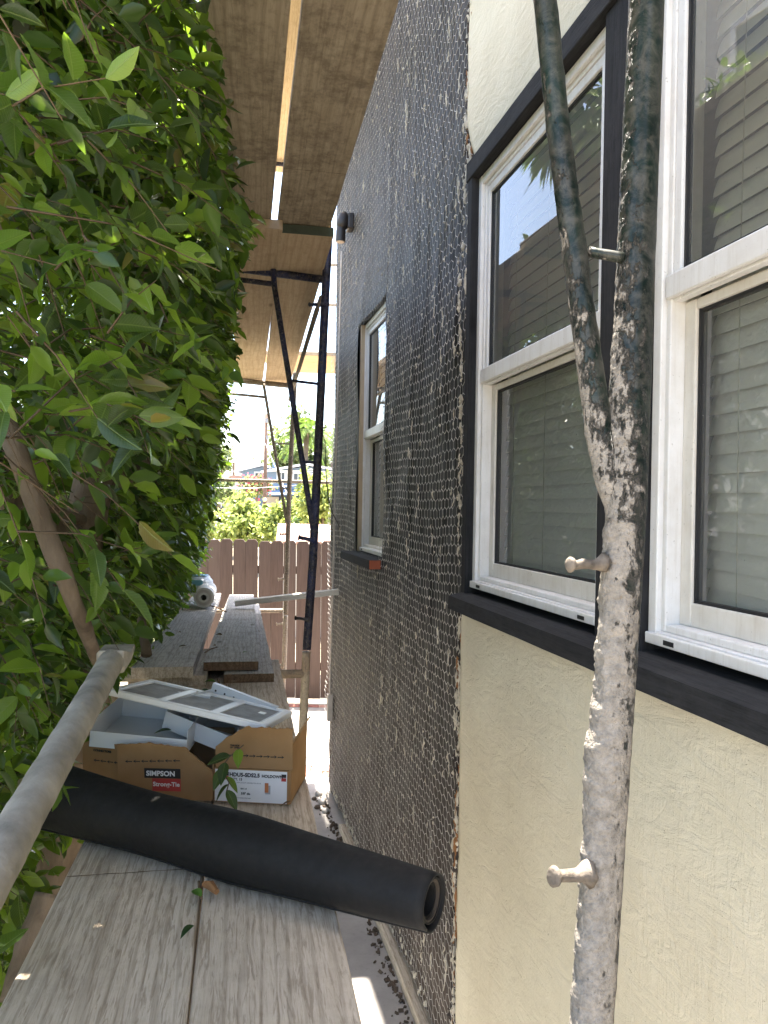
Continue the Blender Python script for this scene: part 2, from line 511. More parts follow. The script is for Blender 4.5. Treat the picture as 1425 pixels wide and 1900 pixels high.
# ------------------------------------------------------------------ mesh helpers
class MB:
    def __init__(s):
        s.v, s.f = [], []

    def add(s, vs, fs):
        o = len(s.v)
        s.v += [Vector(x) for x in vs]
        s.f += [tuple(i + o for i in q) for q in fs]
        return s

    def box(s, lo, hi, M=None):
        x0, y0, z0 = lo
        x1, y1, z1 = hi
        vs = [Vector(q) for q in ((x0, y0, z0), (x1, y0, z0), (x1, y1, z0), (x0, y1, z0), (x0, y0, z1), (x1, y0, z1), (x1, y1, z1), (x0, y1, z1))]
        if M is not None:
            vs = [M @ q for q in vs]
        return s.add(vs, [(0, 3, 2, 1), (4, 5, 6, 7), (0, 1, 5, 4), (1, 2, 6, 5), (2, 3, 7, 6), (3, 0, 4, 7)])

    def tube(s, pts, rad, n=12, cap=True, jit=0.0, jf=30.0):
        pts = [Vector(p) for p in pts]
        if not isinstance(rad, (list, tuple)):
            rad = [rad] * len(pts)
        vs, fs = [], []
        up = None
        for i, p in enumerate(pts):
            d = (pts[min(i + 1, len(pts) - 1)] - pts[max(i - 1, 0)]).normalized()
            if up is None:
                up = Vector((0, 0, 1)) if abs(d.z) < .8 else Vector((0, 1, 0))
            x = up.cross(d).normalized()
            y = d.cross(x)
            up = y
            for k in range(n):
                a = 2 * math.pi * k / n
                q = x * math.cos(a) + y * math.sin(a)
                r = rad[i]
                if jit:
                    r *= 1 + jit * noise.noise((p + q * rad[i]) * jf)
                vs.append(p + q * r)
        for i in range(len(pts) - 1):
            for k in range(n):
                k2 = (k + 1) % n
                fs.append((i * n + k, i * n + k2, (i + 1) * n + k2, (i + 1) * n + k))
        if cap:
            fs.append(tuple(reversed(range(n))))
            fs.append(tuple(range((len(pts) - 1) * n, len(pts) * n)))
        return s.add(vs, fs)

    def prism(s, poly, depth, M=None):
        """poly: 2-D outline in X,Z ; extruded along +Y by depth"""
        n = len(poly)
        vs = [Vector((x, 0, z)) for x, z in poly] + [Vector((x, depth, z)) for x, z in poly]
        if M is not None:
            vs = [M @ q for q in vs]
        fs = [tuple(range(n)), tuple(reversed(range(n, 2 * n)))]
        fs += [(i, i + n, (i + 1) % n + n, (i + 1) % n) for i in range(n)]
        return s.add(vs, fs)

    def build(s, name, mat, parent=None, smooth=False, bevel=0.0, origin=None):
        me = bpy.data.meshes.new(name)
        o0 = Vector(origin) if origin is not None else Vector((0, 0, 0))
        me.from_pydata([tuple(q - o0) for q in s.v], [], s.f)
        me.update()
        return obj(name, me, mat, parent, smooth, bevel, o0)


def obj(name, me, mat, parent=None, smooth=False, bevel=0.0, loc=None):
    if mat is not None:
        me.materials.append(MT[mat] if isinstance(mat, str) else mat)
    if smooth:
        me.polygons.foreach_set('use_smooth', [True] * len(me.polygons))
    o = bpy.data.objects.new(name, me)
    COL.objects.link(o)
    if loc is not None:
        o.location = loc
    if parent is not None:
        o.parent = parent
    if bevel:
        m = o.modifiers.new('bevel', 'BEVEL')
        m.width = bevel
        m.segments = 2
        m.limit_method = 'ANGLE'
        m.angle_limit = R(50)
    return o


def tag(o, label, cat, group=None, kind=None):
    o['label'] = label
    o['category'] = cat
    if group:
        o['group'] = group
    if kind:
        o['kind'] = kind
    return o


def thing(name, label, cat, loc=(0, 0, 0), rz=0.0, group=None):
    o = bpy.data.objects.new(name, None)
    COL.objects.link(o)
    o.empty_display_size = .1
    o.location = loc
    o.rotation_euler = (0, 0, rz)
    return tag(o, label, cat, group)


def child_empty(name, parent):
    o = bpy.data.objects.new(name, None)
    COL.objects.link(o)
    o.empty_display_size = .1
    o.parent = parent
    return o


def structure(o):
    o['kind'] = 'structure'
    return o


def npmesh(name, V, Fq):
    """V (n,3) array, Fq (m,k) array of equal-size faces"""
    me = bpy.data.meshes.new(name)
    V = np.ascontiguousarray(V, dtype=np.float32)
    Fq = np.ascontiguousarray(Fq, dtype=np.int32)
    k = Fq.shape[1]
    me.vertices.add(len(V))
    me.vertices.foreach_set('co', V.ravel())
    me.loops.add(Fq.size)
    me.loops.foreach_set('vertex_index', Fq.ravel())
    me.polygons.add(len(Fq))
    me.polygons.foreach_set('loop_start', np.arange(0, Fq.size, k, dtype=np.int32))
    me.update(calc_edges=True)
    return me


def text_mesh(body, size, bold=0.0, depth=.0006, align='LEFT'):
    cu = bpy.data.curves.new('lettering', 'FONT')
    cu.body = body
    cu.size = size
    cu.offset = bold
    cu.extrude = depth
    cu.align_x = align
    cu.resolution_u = 3
    o = bpy.data.objects.new('lettering', cu)
    COL.objects.link(o)
    dg = bpy.context.evaluated_depsgraph_get()
    me = bpy.data.meshes.new_from_object(o.evaluated_get(dg))
    COL.objects.unlink(o)
    bpy.data.objects.remove(o)
    me.materials.clear()
    return me


# ================================================================== GROUND
def ground():
    # one sheet out past the horizon, rising across the street
    xs = np.array([-400, -150, -60, -30, -18, -12, -8, -4, -2, 0, 2, 4, 8, 14, 30, 60, 150, 400.])
    ys = np.array([-300, -60, -20, -6, 0, 4, 8, 10, 13, 18, 25, 33, 42, 52, 62, 80, 120, 200, 420.])
    V, Fq = [], []
    for y in ys:
        for x in xs:
            z = -.02 + 1.55 * max(0, min(1, (y - 16) / 42)) ** 1.1
            V.append((x, y, z))
    n = len(xs)
    for j in range(len(ys) - 1):
        for i in range(n - 1):
            Fq.append((j * n + i, j * n + i + 1, (j + 1) * n + i + 1, (j + 1) * n + i))
    structure(obj('ground', npmesh('ground', V, Fq), 'terrain', smooth=True))
    # concrete path in the alley, cast in bays
    root = bpy.data.objects.new('path', None)
    COL.objects.link(root)
    structure(root)
    d0 = -3.0
    for i, d1 in enumerate((-1.2, .6, 2.4, 4.2, 6.32)):
        b = MB()
        b.box((-3.2, d0 + .004, -.10), (1.0, d1 - .004, .0))
        b.build('slab', 'concrete', root, bevel=.006)
        d0 = d1
    b = MB()
    b.box((-3.2, 6.60, -.10), (3.0, 8.52, .0))
    b.build('slab', 'concrete', root, bevel=.006)
    # two courses of paving brick
    rows = [(6.326, 2, .126), (8.526, 1, .112)]
    k = 0
    proto = {}
    for y0, cnt, dep in rows:
        for r in range(cnt):
            for i in range(20):
                x = -2.6 + i * .213 + (r % 2) * .106
                key = (dep, (i * 7 + r * 3) % 3 == 0)
                if key not in proto:
                    bm = MB()
                    bm.box((0, 0, -.09), (.205, dep - .008, .003))
                    o = bm.build('brick', 'brick2' if key[1] else 'brick', root, bevel=.005)
                    proto[key] = o
                else:
                    o = proto[key].copy()
                    COL.objects.link(o)
                    o.parent = root
                o.location = (x, y0 + r * (dep + .006), random.uniform(-.003, .002))
                k += 1


ground()

# ================================================================== HOUSE
house = thing('house', 'house wall half stripped to black building paper, half cream stucco, with black sill', 'house', WO, WANG)
S_EDGE, S_CORN, ZTOP = 2.95, 6.22, 5.5
W1 = (1.935, 2.89, 1.925, 3.425)
W2 = (.74, 1.73, 1.925, 3.425)
W3 = (4.41, 5.21, 1.93, 3.42)


def wrinkle(s, z):
    f = noise.noise(Vector((s * 9, 0, z * 1.1))) * .007
    f += noise.noise(Vector((s * 26 + z * 1.5, 3, z * 2.4))) * .0045
    f += max(0, noise.noise(Vector((s * 2.2 + z * 2.6, 7, z * .8 - s)))) * .020
    f += abs(noise.noise(Vector((s * 11 - z * 1.2, 13, z * .9)))) * .010 - .003
    # loose crumpled paper low down
    k = max(0, min(1, (1.5 - z) / 1.2))
    f += k * noise.noise(Vector((s * 7 - z * 4, 9, z * 5))) * .010
    return f


def paper_wall():
    ss = np.unique(np.round(np.concatenate([np.arange(S_EDGE - .02, S_CORN, .014), [W3[0], W3[1], S_CORN]]), 4))
    zz = np.unique(np.round(np.concatenate([np.arange(.06, ZTOP, .032), [W3[2], W3[3], ZTOP]]), 4))
    n = len(ss)
    V = [(s, wrinkle(s, z), z) for z in zz for s in ss]
    Fq = []
    for j in range(len(zz) - 1):
        zc = (zz[j] + zz[j + 1]) / 2
        for i in range(n - 1):
            sc = (ss[i] + ss[i + 1]) / 2
            if W3[0] < sc < W3[1] and W3[2] < zc < W3[3]:
                continue
            Fq.append((j * n + i + 1, j * n + i, (j + 1) * n + i, (j + 1) * n + i + 1))
    obj('paper_wall', npmesh('paper_wall', V, Fq), 'paper', house, smooth=True)


paper_wall()


def reveals_and_back():
    # paper-lined reveal round the far window, the far end wall, the roof edge and the room behind
    b = MB()
    s0, s1, z0, z1 = W3
    b.box((s0 - .03, -.14, z0 - .03), (s0, -.004, z1 + .03))
    b.box((s1, -.14, z0 - .03), (s1 + .03, -.004, z1 + .03))
    b.box((s0, -.14, z1), (s1, -.004, z1 + .03))
    b.box((s0, -.14, z0 - .03), (s1, -.004, z0))
    b.build('window_reveal', 'paper', house)
    b = MB()
    b.box((S_CORN - .14, -7.0, 0), (S_CORN - .008, -.012, ZTOP))
    b.build('end_wall', 'paper', house)
    b = MB()
    b.box((-4, -7, ZTOP), (S_CORN + .02, .03, ZTOP + .12))
    b.build('roof', 'roof', house, bevel=.01)
    b = MB()
    b.box((-4, -3.2, .3), (S_CORN - .15, -3.1, ZTOP - .02))
    b.box((-4.1, -3.1, .3), (-4.0, -.02, ZTOP - .02))
    b.box((-4, -3.1, .9), (S_CORN - .15, -.18, 1.0))
    b.box((-4, -3.1, 4.3), (S_CORN - .15, -.18, 4.4))
    b.box((3.4, -3.1, 1.0), (3.5, -.18, 4.3))
    b.build('room_wall', 'room', house)


reveals_and_back()


def stucco_panel(name, s0, s1, z0, z1, far_jit, bottom_jit=0.0, skew=None):
    ns, nz = int((s1 - s0) / .02) + 2, int((z1 - z0) / .02) + 2
    V, Fq = [], []
    for j in range(nz):
        z = z0 + (z1 - z0) * j / (nz - 1)
        e = s1 + far_jit * (noise.noise(Vector((3, z * 9, 1))) + .6 * noise.noise(Vector((3, z * 31, 1))))
        if skew:
            e += skew(z)
        for i in range(ns):
            s = s0 + (e - s0) * i / (ns - 1)
            zz = z
            if bottom_jit and j == 0:
                zz += bottom_jit * noise.noise(Vector((s * 18, 0, 5)))
            t = .020 + .0035 * noise.noise(Vector((s * 2.2, 0, z * 2.2))) + .0018 * noise.noise(Vector((s * 9, 2, z * 5)))
            V.append((s, t, zz))
    for j in range(nz - 1):
        for i in range(ns - 1):
            Fq.append((j * ns + i + 1, j * ns + i, (j + 1) * ns + i, (j + 1) * ns + i + 1))
    o = obj(name, npmesh(name, V, Fq), 'stucco', house, smooth=True)
    m = o.modifiers.new('thickness', 'SOLIDIFY')
    m.thickness = .03
    m.offset = -1
    return o


stucco_panel('stucco_wall', -4.0, S_EDGE, .10, 1.875, .014)
stucco_panel('stucco_wall', -4.0, 2.985, 3.50, ZTOP, .006, .006, lambda z: -.09 * max(0, (3.68 - z) / .18) ** 1.5 if z < 3.68 else 0)
b = MB()
b.box((-4, -.13, .05), (W2[0], .004, ZTOP))
b.box((W2[0], -.13, .05), (S_EDGE + .02, .004, 1.86))
b.box((W2[0], -.13, 3.48), (S_EDGE + .02, .004, ZTOP))
b.build('wall_core', 'tar', house)


def timber(name, lo, hi, mat='black_trim', bevel=.004, parent=house):
    """a board whose grain runs along its longest side"""
    lo, hi = Vector(lo), Vector(hi)
    d = hi - lo
    c = (lo + hi) / 2
    ax = max(range(3), key=lambda k: d[k])
    b = MB()
    if ax == 2:
        b.box((-d.z / 2, -d.y / 2, -d.x / 2), (d.z / 2, d.y / 2, d.x / 2))
        rot = (0, R(-90), 0)
    elif ax == 1:
        b.box((-d.y / 2, -d.x / 2, -d.z / 2), (d.y / 2, d.x / 2, d.z / 2))
        rot = (0, 0, R(90))
    else:
        b.box(-d / 2, d / 2)
        rot = (0, 0, 0)
    o = b.build(name, mat, parent, bevel=bevel)
    o.location = c
    o.rotation_euler = rot
    return o


timber('window_trim', (W1[1] + .001, -.10, W1[2] - .02), (W1[1] + .048, .030, 3.47))
timber('window_trim', (W2[1] + .001, -.10, W1[2] - .02), (W1[0] - .001, .022, 3.425))
timber('window_trim', (-.5, -.10, 3.427), (W1[1] + .060, .034, 3.497))
timber('window_trim', (W2[0] - .2, -.10, W1[2] - .02), (W2[0] - .001, .022, 3.425))
sill = MB()
# sill board: sloping top, drip edge
prof = [(-.10, 1.918), (.050, 1.906), (.083, 1.897), (.087, 1.850), (.055, 1.848), (-.10, 1.85)]
n = 60
vs, fs = [], []
for i in range(n + 1):
    s = -.6 + (2.915 + .6) * i / n
    for t, z in prof:
        j = .0014 * noise.noise(Vector((s * 14, t * 30, z * 30)))
        vs.append((s, t + j, z + j))
k = len(prof)
for i in range(n):
    for q in range(k):
        fs.append((i * k + q, i * k + (q + 1) % k, (i + 1) * k + (q + 1) % k, (i + 1) * k + q))
fs.append(tuple(range(k - 1, -1, -1)))
fs.append(tuple(range(n * k, n * k + k)))
sill.add(vs, [tuple(reversed(q)) for q in fs])
so_ = sill.build('window_sill', 'black_trim', house)
# far window sill, its near end freshly cut
timber('window_sill', (W3[0] - .045, -.10, 1.875), (W3[1] + .10, .085, 1.927))
timber('cut_end', (W3[0] - .049, .02, 1.877), (W3[0] - .0452, .083, 1.925), 'red_edge', 0)
timber('casing_strip', (W3[1] - .032, -.075, W3[2] + .002), (W3[1] - .003, -.006, W3[3] - .005), 'cream_strip', .002)
timber('form_board', (2.0, -.02, .0), (5.4, .048, .052), 'deck', .006)


def make_window(win, tf, glass_cut=0.0):
    s0, s1, z0, z1 = win
    w = child_empty('window', house)

    def ring(name, a0, a1, c0, c1, wd, t0, t1, mat='vinyl', wb=None, wt=None, bev=.003):
        wb = wb or wd
        wt = wt or wd
        b = MB()
        b.box((a0, t0, c0), (a0 + wd, t1, c1))
        b.box((a1 - wd, t0, c0), (a1, t1, c1))
        b.box((a0 + wd, t0, c0), (a1 - wd, t1 - .0015, c0 + wb))
        b.box((a0 + wd, t0, c1 - wt), (a1 - wd, t1 - .0015, c1))
        return b.build(name, mat, w, bevel=bev)
    ring('frame', s0 + .003, s1 - .003, z0 + .003, z1 - .003, .030, tf - .085, tf)
    ring('frame_step', s0 + .033, s1 - .033, z0 + .033, z1 - .033, .016, tf - .085, tf - .012, 'vinyl')
    zm = z0 + .515 * (z1 - z0)
    # upper sash in front, lower sash set back
    a0, a1 = s0 + .049, s1 - .049
    u = ring('sash', a0, a1, zm - .035, z1 - .049, .026, tf - .040, tf - .016, 'vinyl', wb=.062, wt=.028)
    b = MB()
    b.box((a0 - .010, tf - .016, zm - .030), (a1 + .010, tf - .004, zm + .022))
    b.build('meeting_rail', 'vinyl', w, bevel=.004)
    ring('sash', a0, a1, z0 + .049, zm - .035, .038, tf - .075, tf - .046, 'vinyl_dirty', wb=.050, wt=.022)
    ring('gasket', a0 + .026, a1 - .026, zm + .027, z1 - .077, .007, tf - .036, tf - .0235, 'gasket', bev=0)
    ring('gasket', a0 + .038, a1 - .038, z0 + .099, zm - .057, .006, tf - .07, tf - .0535, 'gasket', bev=0)
    # bottom track with weep slot
    b = MB()
    b.box((s0 + .01, tf, z0 + .006), (s1 - .01, tf + .012, z0 + .030))
    b.build('track', 'vinyl', w, bevel=.003)
    for sx in (s1 - .10, s0 + .08):
        b = MB()
        b.box((sx - .018, tf + .0121, z0 + .012), (sx + .018, tf + .0132, z0 + .022))
        b.build('weep_slot', 'gasket', w)
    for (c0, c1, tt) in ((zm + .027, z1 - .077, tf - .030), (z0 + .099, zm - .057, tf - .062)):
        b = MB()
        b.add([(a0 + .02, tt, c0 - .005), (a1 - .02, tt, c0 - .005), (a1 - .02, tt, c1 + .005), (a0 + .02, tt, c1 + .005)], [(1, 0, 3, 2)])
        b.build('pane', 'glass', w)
    return w


make_window(W1, .004)
make_window(W2, .004)
make_window(W3, -.030)


def make_blind(win, label, t, sag=0.0, gap=.08):
    s0, s1, z0, z1 = win
    root = thing('window_blind', label, 'blind', WO + WU * ((s0 + s1) / 2) + WN * t, WANG, 'slatted blinds behind the windows')
    h = (s1 - s0) / 2 - gap
    b = MB()
    b.box((-h, -.02, z1 - .10), (h, .02, z1 - .06))
    b.build('head_rail', 'slat', root, bevel=.003)
    n = 0
    me = None
    z = z1 - .13
    zbot = z0 + .075
    while z > zbot:
        if me is None:
            q = MB()
            pts = []
            for i in range(5):
                a = -1 + i * .5
                pts.append((a * .0245, .0028 * (1 - a * a)))
            vs = [(x, y, zz) for x in (-h, h) for y, zz in pts]
            q.add(vs, [(i, i + 1, i + 6, i + 5) for i in range(4)])
            o = q.build('slat', 'slat', root, smooth=True)
            me = o.data
            sm = o.modifiers.new('thickness', 'SOLIDIFY')
            sm.thickness = .0018
        else:
            o = bpy.data.objects.new('slat', me)
            COL.objects.link(o)
            o.parent = root
        o.location = (random.uniform(-.002, .002), 0, z)
        tilt = 73 + random.uniform(-1.5, 1.5)
        k = max(0, (z0 + .45 - z) / .45)
        o.rotation_euler = (R(-tilt), R(-sag * k), 0)
        z -= .0425
        n += 1
    for x in (-h * .72, 0.05, h * .72):
        b = MB()
        b.tube([(x, .027, z1 - .1), (x + .004, .029, (z0 + z1) / 2), (x + random.uniform(-.01, .01), .028, z0 + .09)], .0011, 5)
        b.build('lift_cord', 'cord', root)
    b = MB()
    b.box((-h, -.014, z0 + .052), (h, .014, z0 + .07))
    b.build('bottom_rail', 'slat', root, bevel=.003)
    return root


make_blind(W1, 'cream slatted blind inside the window beside the stripped wall', -.108, 0.0, .05)
make_blind(W2, 'cream slatted blind with sagging lower slats inside the nearest window', -.108, 3.0, .056)
make_blind(W3, 'pale slatted blind inside the far narrow window', -.142, 0.0, .05)


# ---- wire netting and mortar
def netting():
    a = .0260
    wd = math.sqrt(3) * a
    rows = int((5.05) / (1.5 * a))
    cols = int((S_CORN + .12 - (S_EDGE - .01)) / wd) + 1

    def tt(s, z):
        k = wrinkle(min(s, S_CORN), z) * .6 + .004 if s < S_CORN else 0
        k += .009 + .007 * noise.noise(Vector((s * 3.1, 11, z * 3.3))) + .003 * noise.noise(Vector((s * 12, 5, z * 12)))
        if s > S_CORN:
            k += .02 * noise.noise(Vector((s * 5, 1, z * 2)))
        return max(k, .003)
    pts, idx, segs = [], {}, []

    def node(i, j, top):
        key = (i, j, top)
        if key not in idx:
            z = .08 + j * 1.5 * a + (a * .5 if top else 0)
            s = S_EDGE - .012 + (i + (.5 if j % 2 else 0) + (.5 if top else 0)) * wd
            sag = .030 * noise.noise(Vector((s * 1.3, 21, z * 1.0))) + .008 * noise.noise(Vector((s * 5, 2, z * 5))) + .003 * noise.noise(Vector((s * 40, 2, z * 40)))
            sx = .016 * noise.noise(Vector((s * 1.5, 31, z * 1.2))) + .006 * noise.noise(Vector((s * 6, 3, z * 6))) + .003 * noise.noise(Vector((s * 37, 8, z * 41)))
            z2, s2 = z + sag, s + sx
            idx[key] = len(pts)
            pts.append((s2, tt(s2, z2), z2))
        return idx[key]

    def inhole(s, z):
        if random.random() < .015:
            return True
        if W3[0] + .02 < s < W3[1] - .02 and W3[2] - .06 < z < W3[3] - .05:
            return True
        if s < S_EDGE + .02 and z > 1.84 and z < 3.48 and s < W1[1] + .05:
            return True
        return False
    for j in range(rows):
        for i in range(cols):
            A, Bn = node(i, j, False), node(i, j, True)
            segs.append((A, Bn, random.uniform(.00095, .00150)))
            if i + 1 < cols:
                segs.append((Bn, node(i + 1, j, False), random.uniform(.00095, .00150)))
            if j + 1 < rows:
                if j % 2 == 0:
                    up = node(i, j + 1, False)
                else:
                    if i + 1 >= cols:
                        continue
                    up = node(i + 1, j + 1, False)
                segs.append((Bn, up, random.uniform(.00055, .00085)))
    Pn = np.array(pts)
    sg = [(p, q, r) for p, q, r in segs if not inhole((Pn[p, 0] + Pn[q, 0]) / 2, (Pn[p, 2] + Pn[q, 2]) / 2)]
    A = Pn[[q[0] for q in sg]]
    B = Pn[[q[1] for q in sg]]
    r = np.array([q[2] for q in sg])[:, None]
    d = B - A
    d /= np.linalg.norm(d, axis=1)[:, None]
    x = np.cross(d, np.array([0, 1., 0]))
    x /= np.linalg.norm(x, axis=1)[:, None]
    y = np.cross(d, x)
    V = np.zeros((len(sg), 6, 3))
    for k in range(3):
        an = 2 * math.pi * k / 3
        o = (x * math.cos(an) + y * math.sin(an)) * r
        V[:, k] = A + o - d * .0006
        V[:, k + 3] = B + o + d * .0006
    base = np.arange(len(sg))[:, None] * 6
    Fq = np.concatenate([base + np.array([[k, (k + 1) % 3, (k + 1) % 3 + 3, k + 3]]) for k in range(3)])
    o = obj('wire_netting', npmesh('wire_netting', V.reshape(-1, 3), Fq), 'wire', house)
    o['kind'] = 'stuff'


netting()


def blobs():
    b = MB()
    tar = MB()
    spl = MB()

    def strip(m, s, z, ln, r, t=.010, n=5):
        pts, rad = [], []
        k = max(3, int(ln / .012) + 2)
        for i in range(k):
            f = i / (k - 1)
            pts.append((s + random.uniform(-.0022, .0022), t + random.uniform(-.003, .004) + wrinkle(s, z), z + ln * f))
            rad.append(r * (.35 + .9 * math.sin(math.pi * (f * .85 + .08))) * random.uniform(.55, 1.35))
        m.tube(pts, rad, n)
    cols = [3.12, 3.28, 3.42, 3.63, 3.80, 3.98, 4.18, 4.33, 4.62, 4.86, 5.08, 5.32, 5.55, 5.8, 6.05]
    for c in cols:
        m = 40 if c < 4.4 else 22
        for i in range(m):
            s = c + random.gauss(0, .012)
            z = random.uniform(.15, 4.95)
            if W3[0] - .01 < s < W3[1] + .01 and W3[2] - .08 < z < W3[3] + .02:
                continue
            strip(b, s, z, random.choice((.012, .02, .035, .05, .07)) * random.uniform(.7, 1.4), random.uniform(.0013, .0032))
    for i in range(260):
        s, z = random.uniform(3.0, 6.1), random.uniform(.15, 4.9)
        if W3[0] - .01 < s < W3[1] + .01 and W3[2] - .08 < z < W3[3] + .02:
            continue
        strip(b, s, z, random.uniform(.006, .03), random.uniform(.0014, .0035))
    # torn margin against the stucco
    for i in range(420):
        z = random.uniform(.1, 4.95)
        if 1.84 < z < 3.45:
            s = random.choice((random.gauss(2.955, .006), random.gauss(3.035, .008)))
            if random.random() < .35:
                continue
        else:
            s = S_EDGE + abs(random.gauss(.03, .03)) + .004
        strip(b, s, z, random.uniform(.012, .06), random.uniform(.002, .0062), .012)
    for i in range(150):
        z = random.choice((random.uniform(.1, 1.8), random.uniform(3.45, 4.95)))
        strip(tar, S_EDGE + random.uniform(.0, .085), z, random.uniform(.03, .10), random.uniform(.004, .011), .006, 4)
    for i in range(40):
        z = random.choice((random.uniform(.1, 1.8), random.uniform(.5, 1.2), random.uniform(3.5, 4.9)))
        strip(spl, S_EDGE + random.uniform(.0, .05), z, random.uniform(.03, .09), random.uniform(.002, .0055), .014, 4)
    # crumbled ridge of old mortar along the foot of the netting
    for i in range(90):
        s = random.uniform(3.2, 5.9)
        strip(b, s, .10 + random.uniform(-.01, .04), random.uniform(.01, .03), random.uniform(.002, .006), .014)
    for m, nm, mt in ((b, 'mortar_drips', 'mortar'), (tar, 'torn_paper_edge', 'tar'), (spl, 'lath_splinters', 'splinter')):
        o = m.build(nm, mt, house)
        o['kind'] = 'stuff'


blobs()

# conduit, its little cover at the foot
b = MB()
pp = []
for i in range(30):
    z = .72 + (4.10 - .72) * i / 29
    pp.append((6.02 - .20 * i / 29 - .008 * math.sin(i * .3), .030, z))
b.tube(pp, .0075, 8)
b.build('conduit', 'conduit', house, smooth=True)
b = MB()
b.box((5.955, .015, .60), (6.005, .055, .80))
b.build('conduit_cover', 'conduit', house, bevel=.004)

# security light on the wall
lp = WO + WU * 5.45 + WN * .012
lt = thing('security_light', 'dark bronze security lamp on the netted wall above the far corner', 'lamp', (lp.x, lp.y, 4.16), WANG)
b = MB()
b.box((-.045, .0, -.035), (.055, .045, .075))
b.build('back_box', 'lamp_black', lt, bevel=.01)
b = MB()
b.tube([(0, .03, .03), (0, .07, .035)], .012, 10)
b.build('knuckle', 'steel', lt, smooth=True)
b = MB()
b.tube([(.0, .060, .085), (.0, .066, .062), (0, .076, .0), (0, .080, -.03)], [.015, .036, .042, .030], 16)
b.build('sensor_head', 'lamp_black', lt, smooth=True)
b = MB()
b.tube([(0, .084, -.02), (0, .086, -.05), (0, .088, -.12)], [.028, .033, .034], 18)
lb = b.build('lamp_barrel', 'lamp_black', lt, smooth=False)
b = MB()
b.tube([(0, .088, -.118), (0, .088, -.123)], [.029, .027], 18)
b.build('lens', 'lamp_glass', lb)


# ================================================================== SCAFFOLD
def frame(label, cat='scaffold frame', base=(0, 0, 0)):
    return thing('scaffolding_bay', label, cat, base, 0, 'scaffold frames')


def ftube(root, name, pts, r, mat, n=14, jit=0.0, jf=30, dense=0):
    pts = [Vector(p) - root.location for p in pts]
    if dense:
        q, rr = [], []
        rl = list(r) if isinstance(r, (list, tuple)) else [r] * len(pts)
        for i in range(len(pts) - 1):
            L = (pts[i + 1] - pts[i]).length
            m = max(1, int(L / dense))
            q += [pts[i].lerp(pts[i + 1], k / m) for k in range(m)]
            rr += [rl[i] + (rl[i + 1] - rl[i]) * k / m for k in range(m)]
        pts, r = q + [pts[-1]], rr + [rl[-1]]
    b = MB()
    b.tube(pts, r, n, True, jit, jf)
    return b.build(name, mat, root, smooth=True)


def pin(root, p0, p1, r, mat='steel'):
    p0, p1 = Vector(p0) - root.location, Vector(p1) - root.location
    d = (p1 - p0).normalized()
    b = MB()
    L = (p1 - p0).length
    k = [p0 + d * L * f for f in (0, .08, .18, .3, .45, .6, .75)]
    b.tube(k + [p1 - d * .006, p1 - d * .005, p1 - d * .002, p1], [r * 2.1, r * 1.7, r * 1.3, r * 1.12, r, r * 1.05, r, r, r * 1.5, r * 1.7, r * 1.15], 14, True, .38, 75)
    return b.build('brace_pin', mat, root, smooth=True)


LEFT = SM * .92
UPZ = Vector((0, 0, 1))
# --- nearest frame, caked in mortar
top = P(1210, -260, .985)
mid = P(1163, 950, .90)
bot = P(1098, 1935, .865)
ext = bot + (bot - mid).normalized() * .22
base = ext.copy()
f0 = frame('nearest dark green scaffold upright, caked in mortar, in front of the big windows', base=base)


def caked_leg():
    pts = []
    for A, B, n in ((top, mid, 260), (mid, bot, 220), (bot, ext, 20)):
        pts += [A.lerp(B, k / n) for k in range(n)]
    pts.append(ext)
    vs, fs = [], []
    n = 32
    for i, p in enumerate(pts):
        k = max(0, min(1, (2.95 - p.z) / .9))       # cake grows downward
        for q in range(n):
            a = 2 * math.pi * q / n
            dv = Vector((math.cos(a), math.sin(a), 0))
            left = max(0, -dv.x * .9 - dv.y * .35)
            ns = noise.noise((p + dv * .02) * 42) * .6 + noise.noise((p + dv * .02) * 130) * .4
            nb = max(0, noise.noise(Vector((p.z * 6.5, 4, 2))) + .1)
            r = .0212 + k * (.0014 + .0011 * ns + left * (.0034 + .009 * nb * nb + .0046 * ns + .0022 * noise.noise((p + dv * .02) * 260)))
            vs.append(p + dv * r - base)
    for i in range(len(pts) - 1):
        for q in range(n):
            fs.append((i * n + (q + 1) % n, i * n + q, (i + 1) * n + q, (i + 1) * n + (q + 1) % n))
    b = MB()
    b.add(vs, fs)
    o = b.build('leg', 'tube_green', f0, smooth=True)
    return o


leg0 = caked_leg()
br = [P(985, -260, .93), P(1036, 240, .935), P(1083, 600, .925), P(1112, 800, .915), P(1133, 895, .905), P(1152, 968, .90)]
ftube(f0, 'brace_tube', br, [.0140, .0142, .0155, .0165, .0175, .012], 'tube_green', 16, .10, 60, .012)
ftube(f0, 'rung', [P(1092, 467, .93), P(1158, 479, .92)], .0065, 'tube_green', 10, .12, 80, .008)
pin(f0, P(1120, 1046, .885), P(1054, 1048, .865), .0055)
pin(f0, P(1092, 1618, .86), P(1022, 1628, .835), .0068)
